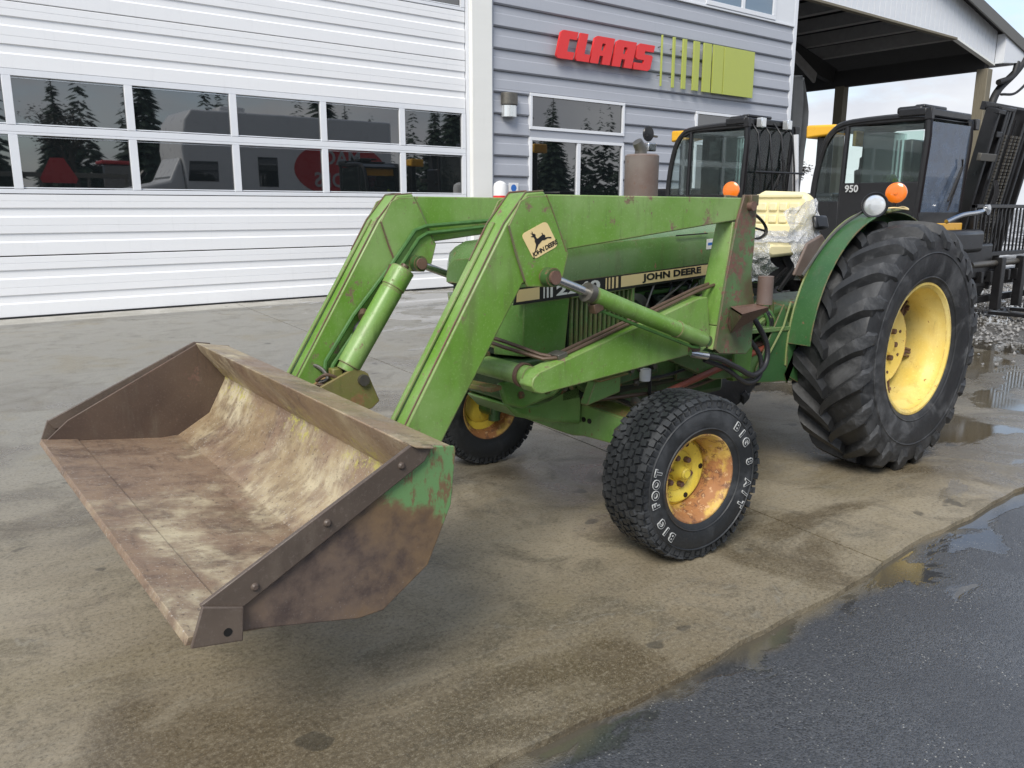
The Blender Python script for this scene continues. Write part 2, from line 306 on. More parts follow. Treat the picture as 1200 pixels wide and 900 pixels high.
def dust_haze_glass(name, tint, dust, dcol, ior):  # diffuse layer carries dust and, on the windscreen, painted sky haze
    m = clear_glass(name, tint, ior); t = m.node_tree; o = t.nodes['Material Output']; src = o.inputs[0].links[0].from_socket
    d = t.nodes.new('ShaderNodeBsdfDiffuse'); d.inputs[0].default_value = (*dcol, 1); x = t.nodes.new('ShaderNodeMixShader')
    n = t.nodes.new('ShaderNodeTexNoise'); n.inputs['Scale'].default_value = 5; n.inputs['Detail'].default_value = 5
    r = t.nodes.new('ShaderNodeMapRange'); r.inputs[1].default_value = .3; r.inputs[2].default_value = .7; r.inputs[3].default_value = dust*.6; r.inputs[4].default_value = dust*1.4
    t.links.new(n.outputs['Fac'], r.inputs[0]); t.links.new(r.outputs[0], x.inputs[0]); t.links.new(src, x.inputs[1]); t.links.new(d.outputs[0], x.inputs[2]); t.links.new(x.outputs[0], o.inputs[0]); return m
MT['cab_glass'] = dust_haze_glass('tinted_cab_glass', (.88, .95, .93), .03, (.35, .42, .40), 1.5)
def plastic():
    m = bpy.data.materials.new('crinkled_clear_plastic'); m.use_nodes = True; t = m.node_tree; t.nodes.clear(); N = t.nodes.new; K = t.links.new
    o = N('ShaderNodeOutputMaterial'); a = N('ShaderNodeBsdfTransparent'); d = N('ShaderNodeBsdfDiffuse'); d.inputs[0].default_value = (.78, .79, .80, 1)
    g = N('ShaderNodeBsdfGlossy'); g.inputs['Roughness'].default_value = .16
    n = N('ShaderNodeTexNoise'); n.inputs['Scale'].default_value = 22; n.inputs['Detail'].default_value = 5; n.inputs['Distortion'].default_value = 2.5
    r = N('ShaderNodeMapRange'); K(n.outputs['Fac'], r.inputs[0]); r.inputs[1].default_value = .42; r.inputs[2].default_value = .62; r.inputs[3].default_value = .06; r.inputs[4].default_value = .62
    b = N('ShaderNodeBump'); b.inputs['Strength'].default_value = .8; b.inputs['Distance'].default_value = .01; K(n.outputs['Fac'], b.inputs['Height']); K(b.outputs[0], g.inputs['Normal'])
    x = N('ShaderNodeMixShader'); K(r.outputs[0], x.inputs[0]); K(a.outputs[0], x.inputs[1]); K(d.outputs[0], x.inputs[2])
    y = N('ShaderNodeMixShader'); y.inputs[0].default_value = .12; K(x.outputs[0], y.inputs[1]); K(g.outputs[0], y.inputs[2]); K(y.outputs[0], o.inputs[0]); return m
MT['plastic'] = plastic()
MT['sign_red'] = plain('red_sign_paint', (.72, .035, .035), .4, 0, .04)
MT['sign_green'] = plain('lime_sign_paint', (.42, .47, .10), .45, 0, .04)
MT['machine_yellow'] = plain('machine_yellow_paint', (.86, .46, .03), .3, 0, .06, 4, 0, .5, .3)
MT['concrete_grey'] = plain('grey_post', (.32, .31, .28), .7, 0, .15, 8, .2)
MT['wood'] = NM('weathered_timber').m
M = NM('weathered_timber_post'); n = M.noise(14, 7, .65, M.map((4, 4, .35))); M.set(Base_Color=M.mix(n, (.11, .095, .065), (.27, .24, .175)), Roughness=.75); M.bump(n, .4, .01); MT['wood'] = M.m
MT['roof_dark'] = plain('dark_roof_deck', (.035, .034, .034), .8)
MT['purlin'] = plain('timber_purlin', (.30, .29, .28), .75, 0, .25)
MT['fabric'] = plain('grey_tarpaulin', (.055, .06, .065), .8, 0, .4, 5, .5)
MT['bark'] = plain('bark', (.09, .075, .06), .85, 0, .3, 12, .5)
MT['conifer'] = plain('conifer_needles', (.022, .045, .022), .8, 0, .5, 3)
MT['twig'] = plain('bare_twigs', (.10, .085, .065), .8, 0, .4, 3)
MT['red'] = plain('red_vehicle_paint', (.55, .02, .025), .3, 0, .05, 3, 0, .5, .3)
MT['white_paint'] = plain('white_vehicle_paint', (.78, .78, .77), .3, 0, .04, 3)
MT['stone'] = plain('wet_gravel_stone', (.24, .235, .225), .45, 0, .7, 2.7)
MT['blue'] = plain('blue_sticker', (.04, .16, .5), .4)
MT['yellow_band'] = plain('yellow_vehicle_band', (.75, .45, .02), .35)
MT['hi_vis'] = plain('hi_vis_yellow_green', (.55, .75, .05), .7, 0, .1, 10)

# ------------------------------------------------------------------ mesh helpers
class MB:
    def __init__(s): s.v = []; s.f = []
    def add(s, vs, fs):
        k = len(s.v); s.v += [tuple(v) for v in vs]; s.f += [tuple(k+i for i in f) for f in fs]; return s
    def box(s, c, d, rot=None):
        hx, hy, hz = d[0]/2, d[1]/2, d[2]/2; vs = [Vector((a*hx, b*hy, e*hz)) for a in (-1, 1) for b in (-1, 1) for e in (-1, 1)]
        if rot is not None: vs = [rot @ v for v in vs]
        return s.add([v+Vector(c) for v in vs], [(0, 1, 3, 2), (4, 6, 7, 5), (0, 4, 5, 1), (2, 3, 7, 6), (0, 2, 6, 4), (1, 5, 7, 3)])
    def bx(s, x0, x1, y0, y1, z0, z1): return s.box(((x0+x1)/2, (y0+y1)/2, (z0+z1)/2), (abs(x1-x0), abs(y1-y0), abs(z1-z0)))
    def loft(s, A, B):
        n = len(A); return s.add(list(A)+list(B), [tuple(range(n))[::-1], tuple(range(n, 2*n))]+[(i, (i+1) % n, n+(i+1) % n, n+i) for i in range(n)])
    def prism(s, poly, y0, y1, poly2=None):      # polygon in x, z swept along y
        return s.loft([(p[0], y0, p[1]) for p in poly], [(p[0], y1, p[1]) for p in (poly2 or poly)])
    def prismx(s, poly, x0, x1): return s.loft([(x0, p[0], p[1]) for p in poly], [(x1, p[0], p[1]) for p in poly])
    def prismz(s, poly, z0, z1): return s.loft([(p[0], p[1], z0) for p in poly], [(p[0], p[1], z1) for p in poly])
    def tube(s, pts, r, seg=10, caps=True):
        pts = [Vector(p) for p in pts]; n = len(pts); rs = r if isinstance(r, (list, tuple)) else [r]*n
        T = []
        for i in range(n):
            a = pts[max(0, i-1)]; b = pts[min(n-1, i+1)]; T.append((b-a).normalized() if (b-a).length > 1e-9 else (T[-1] if T else Vector((0, 0, 1))))
        N = T[0].orthogonal().normalized(); vs = []
        for i in range(n):
            N = (N-T[i]*N.dot(T[i])).normalized(); B = T[i].cross(N)
            for k in range(seg):
                a = 2*math.pi*k/seg; vs.append(pts[i]+(N*math.cos(a)+B*math.sin(a))*rs[i])
        fs = [(i*seg+k, i*seg+(k+1) % seg, (i+1)*seg+(k+1) % seg, (i+1)*seg+k) for i in range(n-1) for k in range(seg)]
        if caps: fs += [tuple(range(seg))[::-1], tuple(range((n-1)*seg, n*seg))]
        return s.add(vs, fs)
    def lathe(s, prof, c=(0, 0, 0), seg=48, axis='y', closed=False):      # prof: (radius, position along axis)
        vs = []
        for k in range(seg):
            a = 2*math.pi*k/seg
            for r, t in prof:
                p = (r*math.cos(a), t, r*math.sin(a)) if axis == 'y' else (r*math.cos(a), r*math.sin(a), t) if axis == 'z' else (t, r*math.cos(a), r*math.sin(a))
                vs.append((c[0]+p[0], c[1]+p[1], c[2]+p[2]))
        n = len(prof); m = n if closed else n-1
        return s.add(vs, [(k*n+i, k*n+(i+1) % n, ((k+1) % seg)*n+(i+1) % n, ((k+1) % seg)*n+i) for k in range(seg) for i in range(m)])
    def data(s, name, mat, smooth=38):
        me = bpy.data.meshes.new(name); me.from_pydata(s.v, [], s.f)
        bm = bmesh.new(); bm.from_mesh(me); bmesh.ops.recalc_face_normals(bm, faces=bm.faces); bm.to_mesh(me); bm.free()
        me.materials.append(MT[mat] if isinstance(mat, str) else mat)
        if smooth:
            me.shade_smooth(); me.set_sharp_from_angle(angle=R(smooth))
        return me
    def build(s, name, mat, parent=None, bevel=0, smooth=38):
        o = bpy.data.objects.new(name, s.data(name, mat, smooth)); C.objects.link(o)
        if parent: o.parent = parent
        if bevel:
            b = o.modifiers.new('bevel', 'BEVEL'); b.width = bevel; b.segments = 2; b.limit_method = 'ANGLE'; b.angle_limit = R(35); b.harden_normals = False
        return o
def empty(name, loc, rz=0):
    o = bpy.data.objects.new(name, None); C.objects.link(o); o.location = loc; o.rotation_euler = (0, 0, rz); o.empty_display_size = .2; return o
def tag(o, label=None, cat=None, group=None, kind=None):
    for k, v in (('label', label), ('category', cat), ('group', group), ('kind', kind)):
        if v: o[k] = v
    return o
def inst(me, name, parent, loc=(0, 0, 0), rot=(0, 0, 0), label=None):
    o = bpy.data.objects.new(name, me); C.objects.link(o); o.parent = parent; o.location = loc; o.rotation_euler = rot
    if label: o['label'] = label
    return o
def copy_tree(o, parent=None):
    c = o.copy(); C.objects.link(c)
    if parent: c.parent = parent
    for ch in [q for q in bpy.data.objects if q.parent == o]: copy_tree(ch, c)
    return c
def text_data(txt, size, mat, thick=.002, offset=0, slant=0, space=1.0):
    cu = bpy.data.curves.new('t', 'FONT'); cu.body = txt; cu.size = size; cu.extrude = thick/2; cu.offset = offset; cu.shear = slant; cu.space_character = space
    cu.align_x = 'CENTER'; cu.align_y = 'CENTER'; cu.resolution_u = 3
    t = bpy.data.objects.new('t', cu); C.objects.link(t); bpy.context.view_layer.update()
    me = bpy.data.meshes.new_from_object(t.evaluated_get(bpy.context.evaluated_depsgraph_get()))
    bpy.data.objects.remove(t); me.materials.clear(); me.materials.append(MT[mat]); return me
def shape_data(polys, mat, thick):                                     # flat outline with holes, thickness along local z
    cu = bpy.data.curves.new('s', 'CURVE'); cu.dimensions = '2D'; cu.fill_mode = 'BOTH'; cu.extrude = thick/2
    for p in polys:
        sp = cu.splines.new('POLY'); sp.points.add(len(p)-1); sp.use_cyclic_u = True
        for i, q in enumerate(p): sp.points[i].co = (q[0], q[1], 0, 1)
    t = bpy.data.objects.new('s', cu); C.objects.link(t); bpy.context.view_layer.update()
    me = bpy.data.meshes.new_from_object(t.evaluated_get(bpy.context.evaluated_depsgraph_get()))
    bpy.data.objects.remove(t); me.materials.clear(); me.materials.append(MT[mat]); return me
def fit(me, w, h):
    xs = [v.co.x for v in me.vertices]; ys = [v.co.y for v in me.vertices]; cx, cy = (min(xs)+max(xs))/2, (min(ys)+max(ys))/2
    for v in me.vertices: v.co.x = (v.co.x-cx)*w/(max(xs)-min(xs)); v.co.y = (v.co.y-cy)*h/(max(ys)-min(ys))
    return me
def put(me, name, parent, loc, ux, uy, label=None):                    # lay a flat mesh with its x, y along ux, uy
    ux = Vector(ux).normalized(); uy = Vector(uy); uy = (uy-ux*uy.dot(ux)).normalized(); uz = ux.cross(uy)
    o = bpy.data.objects.new(name, me); C.objects.link(o); o.parent = parent
    o.matrix_local = Matrix(((ux.x, uy.x, uz.x, loc[0]), (ux.y, uy.y, uz.y, loc[1]), (ux.z, uy.z, uz.z, loc[2]), (0, 0, 0, 1)))
    if label: o['label'] = label
    return o
def arc(cx, cz, r, a0, a1, n): return [(cx+r*math.cos(R(a0+(a1-a0)*i/(n-1))), cz+r*math.sin(R(a0+(a1-a0)*i/(n-1)))) for i in range(n)]
def lerp(a, b, t): return tuple(p+(q-p)*t for p, q in zip(a, b))
def smooth_path(pts, n=6):                                             # Catmull-Rom through the points
    P = [Vector(p) for p in pts]; P = [P[0]*2-P[1]]+P+[P[-1]*2-P[-2]]; out = []
    for i in range(1, len(P)-2):
        for k in range(n):
            t = k/n; a, b, c, d = P[i-1:i+3]
            out.append(.5*((2*b)+(c-a)*t+(2*a-5*b+4*c-d)*t*t+(-a+3*b-3*c+d)*t**3))
    out.append(P[-2]); return out

# ================================================================== THE SETTING
g = MB().bx(-600, 600, -600, 600, -.35, -.05).build('ground', 'ground', smooth=0); tag(g, 'wet grey gravel yard stretching away behind the machines', 'ground', kind='structure')
# asphalt drive, slab falls a little towards the apron edge
ap = MB()
ny = 24
ap.add([(-30, 1.62, -.022), (60, 2.05, -.022), (60, -40, -.022), (-30, -40, -.022), (-30, 1.62, -.3), (60, 2.05, -.3), (60, -40, -.3), (-30, -40, -.3)],
       [(0, 1, 2, 3), (0, 4, 5, 1), (1, 5, 6, 2), (2, 6, 7, 3), (3, 7, 4, 0), (4, 7, 6, 5)])
ap = ap.build('asphalt_road', 'asphalt', smooth=0); tag(ap, 'wet dark asphalt drive along the concrete edge', 'road', kind='structure')
# concrete apron of separate slabs with open joints, leading edge slightly broken
edge = lambda x: 1.60+.013*(x-1.2)+.02*math.sin(x*1.9)+.013*math.sin(x*5.3+1)+.006*math.sin(x*17)
skew = lambda y: .106*(y-1.6)
apron = MB().prismz([(-14, 1.72), (9.9, 1.85), (10.8, 13.16), (-14, 13.16)], -.3, -.061).build('concrete_apron', 'joint_dark', smooth=0)
tag(apron, 'brown stained wet concrete apron in front of the workshop door', 'pavement', kind='structure')
jx = [-14, -8.7, -2.65, 3.385, 9.4]
ys = [None, 7.35, 13.15]
for i in range(len(jx)-1):
    for k in range(1):
        a, b = jx[i]+.006, jx[i+1]-.006
        sk = 0 if i == 0 else 1
        m = MB(); n = 40
        front = [(a+(b-a)*t/n, edge(a+(b-a)*t/n)) for t in range(n+1)]
        back = [(b+skew(13.15), 13.15), (a+(skew(13.15) if sk else 0), 13.15)]
        poly = front+back
        m.prismz(poly, -.06, 0.0); sl_ = m.build('slab', 'concrete', apron, smooth=0)
# loose gravel beyond the apron
def gravel():
    random.seed(5); m = MB()
    base = [(1, 0, 0), (-1, 0, 0), (0, 1, 0), (0, -1, 0), (0, 0, 1), (0, 0, -1)]; fs = [(0, 2, 4), (2, 1, 4), (1, 3, 4), (3, 0, 4), (2, 0, 5), (1, 2, 5), (3, 1, 5), (0, 3, 5)]
    for i in range(9000):
        x = random.uniform(7.6, 19); y = random.uniform(2.2, 8.5)
        if x < 9.75+.1*y+random.gauss(0, .25) and not (random.random() < .05 and x > 8.5): continue
        s = random.uniform(.010, .032); mt = Matrix.Rotation(random.random()*6.28, 3, 'Z') @ Matrix.Rotation(random.random()*3, 3, 'X')
        zb = -.045 if x > 10.4 else .003
        m.add([mt @ Vector((b[0]*s*random.uniform(.7, 1.3), b[1]*s*random.uniform(.7, 1.3), b[2]*s*random.uniform(.5, .9)))+Vector((x, y, zb+s*.5)) for b in base], fs)
    o = m.build('loose_gravel', 'stone', smooth=0); tag(o, 'loose wet gravel scattered beyond the concrete', 'gravel', kind='stuff')
gravel()

# ================================================================== THE TRACTOR (local frame: x forward, y to its left, z up)
TR = empty('farm_tractor', (4.80, 3.02, 0), math.pi)
tag(TR, 'worn green farm tractor with front loader and rusty bucket standing on the concrete', 'tractor')

# ---- wheels
def lug_mesh(side):
    """one curved tread bar from the centre line to the shoulder, at the top of the tyre (angle 90 deg)"""
    Rb, W = .690, .44; m = MB(); n = 8; vs = []; fs = []
    for i in range(n+1):
        t = i/n; s = (-.015+t*.225)*side
        th = (t**.75)*.285+.0*t                              # sweep round the tyre
        hgt = .052 if t < .86 else .052-.032*(t-.86)/.14
        drop = .016*(abs(s)/.21)**3
        hw = .033+.014*t
        for dz, wd in ((-.008, 1.35), (hgt, .8), (hgt, -.8), (-.008, -1.35)):
            r = Rb+dz-drop; a = math.pi/2+th*1.0+wd*hw/r
            vs.append((r*math.cos(a), s, r*math.sin(a)))
    # shoulder tail that runs down the sidewall
    for (s, dr, th, hg) in ((.222, -.055, .315, .012), (.224, -.095, .335, .003)):
        for dz, wd in ((-.010, 1.35), (hg, .8), (hg, -.8), (-.010, -1.35)):
            r = Rb+dr; a = math.pi/2+th+wd*.030/r
            vs.append((r*math.cos(a), (s+dz)*side, r*math.sin(a)))
    k = n+3
    for i in range(k-1):
        for j in range(3): fs.append((i*4+j, i*4+j+1, (i+1)*4+j+1, (i+1)*4+j))
    fs += [(0, 1, 2, 3), tuple((k-1)*4+j for j in (3, 2, 1, 0))]
    return m.add(vs, fs).data('tread_lug', 'tyre', 26)
LUG = [lug_mesh(1), lug_mesh(-1)]
def rear_wheel(y, side):
    w = empty('rear_wheel', (0, 0, 0)); w.parent = TR; w.location = (0, y, .725); w.rotation_euler = (0, R(7), 0)
    # section of the tyre: bead, bulging sidewall, shoulder, tread base
    half = [(.382, .165), (.40, .192), (.45, .213), (.53, .222), (.60, .219), (.645, .212), (.672, .20), (.684, .17), (.690, .10), (.692, .03)]
    prof = [(r, -t) for r, t in half]+[(r, t) for r, t in half[::-1]]
    prof = [(r-.0, t) for r, t in prof]+[(.365, .15), (.365, -.15)]
    MB().lathe(prof, seg=96, closed=True).build('tyre', 'tyre', w)
    for r_ in (.425, .565): MB().lathe([(r_-.006, side*(.203 if r_ < .5 else .2215)), (r_, side*(.2085 if r_ < .5 else .2255)), (r_+.006, side*(.206 if r_ < .5 else .2215))], seg=96).build('sidewall_ring', 'tyre', w)
    for k in range(20):
        a = 2*math.pi*k/20
        inst(LUG[0], 'tread_lug', w, rot=(0, a, 0)); inst(LUG[1], 'tread_lug', w, rot=(0, a+math.pi/20, 0))
    o = side
    rim = MB().lathe([(.392, .188*o), (.398, .180*o), (.390, .172*o), (.372, .165*o), (.366, .13*o), (.352, .11*o), (.345, .05*o), (.345, -.08*o), (.36, -.12*o), (.366, -.165*o), (.386, -.188*o), (.380, -.188*o), (.352, -.16*o), (.34, -.11*o), (.332, -.08*o), (.332, .05*o), (.338, .105*o), (.358, .13*o), (.362, .172*o), (.380, .188*o)], seg=72, closed=True).build('rim', 'yellow', w)
    disc = MB().lathe([(.0, -.085*o), (.16, -.085*o), (.19, -.075*o), (.235, -.055*o), (.235, -.045*o), (.185, -.062*o), (.15, -.07*o), (.0, -.07*o)], seg=48).build('wheel_disc', 'yellow', w)
    h = MB(); h.lathe([(.0, -.02*o), (.045, -.02*o), (.06, -.035*o), (.065, -.072*o)], seg=20); h.build('hub', 'yellow', w)
    for k in range(8):
        a = k*math.pi/4+.2; MB().lathe([(0, -.040*o), (.017, -.042*o), (.018, -.068*o)], (.115*math.cos(a), 0, .115*math.sin(a)), seg=6).build('wheel_bolt', 'rust', w)
    for k in range(8):
        a = k*math.pi/4+.55; MB().lathe([(0, -.050*o), (.010, -.052*o), (.010, -.062*o)], (.19*math.cos(a), -.004*o, .19*math.sin(a)), seg=6).build('wheel_bolt', 'rust', w)
    for k in range(6):
        a = k*math.pi/3+.38; c, s_ = math.cos(a), math.sin(a); m = MB()
        rt = Matrix.Rotation(-a, 3, 'Y')
        for q in (-.022, .022): m.box(rt @ Vector((.285, -.045*o, q)), (.10, .055, .010), rt)
        m.box(rt @ Vector((.262, -.030*o, 0)), (.05, .014, .052), rt); m.tube([rt @ Vector((.29, -.07*o, 0)), rt @ Vector((.29, .0*o, 0))], .011, 8)
        m.build('rim_clamp', 'rust', w)
    return w
for w_, o_ in ((rear_wheel(.595, 1), 1), (rear_wheel(-.82, -1), -1)):
    for ch in [q for q in bpy.data.objects if q.parent == w_ and q.name.split('.')[0] in ('wheel_disc', 'hub', 'wheel_bolt')]: ch.location.y = .035*o_

def front_wheel(y, side, steer):
    w = empty('front_wheel', (0, 0, 0)); w.parent = TR; w.location = (2.03, y, .372); w.rotation_euler = (0, 0, steer)
    o = side; RT = .372
    half = [(.198, .105), (.212, .118), (.25, .131), (.29, .134), (.325, .128), (.345, .120), (.357, .105), (.362, .06), (.363, 0.0)]
    prof = [(r, -t) for r, t in half]+[(r, t) for r, t in half[-2::-1]]+[(.185, .09), (.185, -.09)]
    MB().lathe(prof, seg=72, closed=True).build('tyre', 'tyre_front', w)
    for r_, yy in ((.232, .1265), (.318, .1305)): MB().lathe([(r_-.004, side*yy), (r_, side*(yy+.0045)), (r_+.004, side*yy)], seg=80).build('sidewall_ring', 'tyre_front', w)
    # all-terrain tread: rows of separate blocks, joined (too many and too small to pick apart)
    random.seed(3); m = MB()
    for row, (yc, wd, ln, off, cnt) in enumerate([(-.112, .030, .026, 0, 64), (-.072, .034, .024, .5, 60), (-.036, .028, .030, .2, 60), (0, .030, .026, .7, 60), (.036, .028, .030, .1, 60), (.072, .034, .024, .6, 60), (.112, .030, .026, .3, 64)]):
        for k in range(cnt):
            a = 2*math.pi*(k+off)/cnt; rb = .3625 if abs(yc) < .1 else .3545
            jog = .008*(1 if k % 2 else -1)
            sk = .18 if row % 2 else -.18
            rt = Matrix.Rotation(-a, 3, 'Y') @ Matrix.Rotation(sk+(.25 if k % 3 == 0 else 0), 3, 'X') @ (Matrix.Rotation(math.copysign(.38, yc), 3, 'Z') if abs(yc) > .1 else Matrix.Identity(3))
            rc = Matrix.Rotation(-a, 3, 'Y') @ Vector((rb+.002, 0, 0))
            m.box(rc+Vector((0, yc+jog*.5, 0)), (.019, wd*.88, ln*1.06), rt)
    for k in range(64):                                       # shoulder lugs running onto the sidewall
        a = 2*math.pi*(k+.3)/64
        for sd in (-1, 1):
            rt = Matrix.Rotation(-a, 3, 'Y'); m.box(rt @ Vector((.335 if k % 2 else .340, 0, 0))+Vector((0, sd*.1262, 0)), (.030 if k % 2 else .018, .010, .020), rt)
    b = m.build('tread_blocks', 'tyre_front', w, smooth=0); tag(b, kind='stuff')
    MB().lathe([(.205, .112*o), (.209, .104*o), (.198, .098*o), (.188, .085*o), (.180, .05*o), (.172, .035*o), (.170, -.06*o), (.19, -.10*o), (.204, -.112*o), (.198, -.112*o), (.178, -.09*o), (.162, -.06*o), (.163, .03*o), (.172, .045*o), (.180, .085*o), (.190, .104*o), (.199, .112*o)], seg=56, closed=True).build('rim', 'rim_worn', w)
    MB().lathe([(0, -.035*o), (.095, -.035*o), (.115, -.018*o), (.145, -.016*o), (.168, -.040*o), (.168, -.05*o), (.12, -.030*o), (.09, -.048*o), (0, -.048*o)], seg=40).build('wheel_disc', 'rim_disc', w)
    h = MB(); h.lathe([(0, .032*o), (.020, .032*o), (.027, .025*o), (.030, -.005*o), (.044, -.02*o), (.046, -.04*o)], seg=20); h.build('hub', 'rim_disc', w)
    for k in range(6):
        a = k*math.pi/3+.3; MB().lathe([(0, -.008*o), (.013, -.010*o), (.0145, -.036*o)], (.070*math.cos(a), 0, .066*math.sin(a)), seg=6).build('wheel_bolt', 'rust', w)
    for k in range(5):
        a = k*1.2566+.6; MB().lathe([(0, -.0145*o), (.013, -.0145*o), (.013, -.03*o)], (.131*math.cos(a), 0, .128*math.sin(a)), seg=8).build('rim_hole', 'decal_black', w)
    if side > 0:
        def ring(txt, mid, step, r):
            n = len(txt)
            for i, ch in enumerate(txt):
                if ch == ' ': continue
                a = R(mid-(i-(n-1)/2)*step)                      # seen from +y, x points left
                ux = Vector((-math.sin(a), 0, -math.cos(a))) ; uy = Vector((-math.cos(a), 0, math.sin(a)))
                p = -1
                rad = Vector((-math.cos(a), 0, math.sin(a))); tan = Vector((-math.sin(a), 0, -math.cos(a)))
                # tan points clockwise as the viewer sees it, rad outwards
                loc = rad*r+Vector((0, .1355, 0))
                if ch not in OUT: OUT[ch] = (text_data(ch, .050, 'letter_white', .004, .0038), text_data(ch, .050, 'tyre_front', .0052, .0012))
                put(OUT[ch][0], 'tyre_letter', w, loc, tan, rad); put(OUT[ch][1], 'letter_core', w, loc, tan, rad)
        OUT = {}
        ring('BIG FOOT', 197, 9.6, .286); ring('BIG 8 A/T', 8, 10.2, .286)
    return w
front_wheel(.735, 1, R(-5)); fw_ = front_wheel(-.93, -1, R(-5)); fw_.location = (1.94, -.93, .348); fw_.scale = (.935, .935, .935)
for ch in [o for o in bpy.data.objects if o.parent == fw_ and o.name.split('.')[0] in ('wheel_disc', 'hub', 'wheel_bolt', 'rim_hole')]: ch.location.y = -.045

# ---- loader
ARM_OUT = [(2.931, 1.480), (3.44, .68), (3.455, .60), (3.42, .555), (3.335, .54), (3.182, .766), (2.852, 1.255), (2.70, 1.247), (2.668, 1.279), (2.636, 1.365), (1.545, 1.480), (1.47, 1.50), (1.47, 1.585), (1.52, 1.590), (2.748, 1.600), (2.831, 1.593)]
def arm(y0, y1, near):
    a = MB().prism(ARM_OUT[:7]+[(2.836, 1.262), (2.728, 1.552), (2.748, 1.600), (2.831, 1.593)], y0, y1).build('loader_arm', 'green_arm', TR, .006)
    beam = MB().prism([(2.800, 1.36), (1.545, 1.482), (1.47, 1.50), (1.47, 1.575), (1.50, 1.586), (2.760, 1.590)], y0+.012, y1-.012).build('loader_beam', 'green_arm', TR, .005)
    out = y1 if near else y0; s = 1 if near else -1
    for yy, d in ((y0-.009, 0), (y1+.001, 0)):       # knee gusset plates welded on each face
        pl = [(2.925, 1.475), (2.848, 1.268), (2.835, 1.245), (2.70, 1.236), (2.655, 1.275), (2.628, 1.365), (2.722, 1.560), (2.745, 1.585), (2.828, 1.583), (2.87, 1.565)]
        MB().prism(pl, yy, yy+.008).build('gusset_plate', 'green_arm', TR, .002)
        MB().tube([(2.925, yy+.006, 1.475), (2.89, yy+.006, 1.37), (2.848, yy+.006, 1.268)], .0042, 6).build('weld_seam', 'green_rust', TR)
        MB().tube([(2.745, yy+.006, 1.587), (2.70, yy+.006, 1.50), (2.64, yy+.006, 1.372)], .004, 6).build('weld_seam', 'green_dark', TR)
    MB().tube([(2.745, y0+.012, 1.603), (2.83, y0+.012, 1.597), (2.934, y0+.012, 1.484), (3.02, y0+.012, 1.345)], .0038, 6).build('weld_seam', 'green_rust', TR)
    MB().tube([(2.745, y1-.012, 1.603), (2.83, y1-.012, 1.597), (2.934, y1-.012, 1.484), (3.42, y1-.012, .715)], .0035, 6).build('weld_seam', 'green_rust', TR)
    MB().box(((2.929+3.445)/2+.006, (y0+y1)/2-.015, (1.48+.69)/2+.003), (.95, .022, .010), Matrix.Rotation(math.atan2(.79, .516), 3, 'Y')).build('edge_strip', 'green_arm', TR, .003)
    # lift cylinder
    yc = y1+.045 if near else y1+.045
    a0 = Vector((2.752, yc, 1.280)); b0 = Vector((1.80, yc, .938)); d = (b0-a0).normalized()
    m = MB().tube([a0+Vector((0, -.05, 0)), a0+Vector((0, .035, 0))], .027, 14); m.build('pivot_pin', 'rust', TR)
    MB().tube([a0+Vector((0, -.022, 0)), a0+Vector((0, .022, 0))], .037, 18).build('rod_eye', 'green_grime', TR)
    MB().tube([a0+d*.03, a0+d*.225], .0185, 14).build('piston_rod', 'steel', TR)
    MB().tube([a0+d*.205, a0+d*.207, a0+d*.235, a0+d*.245, a0+d*.245, a0+d*.79, a0+d*.79, a0+d*.805, a0+d*.805, b0-d*.03, b0-d*.01, b0], [.03, .037, .037, .034, .036, .036, .039, .039, .036, .036, .030, .01], 18).build('lift_cylinder', 'green_arm', TR)
    MB().tube([a0+d*.20, a0+d*.232], .040, 16).build('gland_nut', 'steel_dull', TR)
    MB().tube([b0+Vector((0, -.10, 0)), b0+Vector((0, .02, 0))], .026, 12).build('pivot_pin', 'green_grime', TR)
    up = Vector((.05, .0, .0)); q = Vector((0, 0, -.052))
    MB().tube([a0+d*.25+Vector((0, 0, -.02)), a0+d*.25+q, a0+d*.30+q, b0-d*.10+q, b0-d*.05+q*.8], .0075, 8).build('hydraulic_pipe', 'pipe_green', TR)
    MB().box(a0+d*.26+Vector((0, 0, -.045)), (.05, .04, .04), Matrix.Rotation(.35, 3, 'Y')).build('pipe_fitting', 'pipe_brown', TR, .004)
    return a
NY0, NY1, FY0, FY1 = .475, .60, -.48, -.355
arm(NY0, NY1, True); arm(FY0, FY1, False)

# decal with leaping deer on the near knee
B0 = Vector((2.8035, 1.352)); E0 = Vector((2.690, 1.398)); T0 = Vector((2.862, 1.440))
def aff(px, py):                              # photo crop pixel -> decal plane, an affine map through three corners
    bx, by = px-265, py-755; det = 290*(-325)-(-225)*(-125)
    u = (bx*(-325)-by*(-125))/det; v = (290*by-(-225)*bx)/det
    return tuple(B0+(E0-B0)*u+(T0-B0)*v)
def rounded(u0, v0, u1, v1, r, n=5):
    out = []
    for cx, cy, a in ((u1-r, v1-r, 0), (u0+r, v1-r, 90), (u0+r, v0+r, 180), (u1-r, v0+r, 270)):
        out += [(cx+r*math.cos(R(a+90*i/n)), cy+r*math.sin(R(a+90*i/n))) for i in range(n+1)]
    return out
dec = [tuple(B0+(E0-B0)*u+(T0-B0)*v) for u, v in rounded(-.04, -.04, 1.04, 1.04, .16)]
MB().prism(dec, .6095, .6110).build('logo_decal', 'cream', TR, smooth=0)
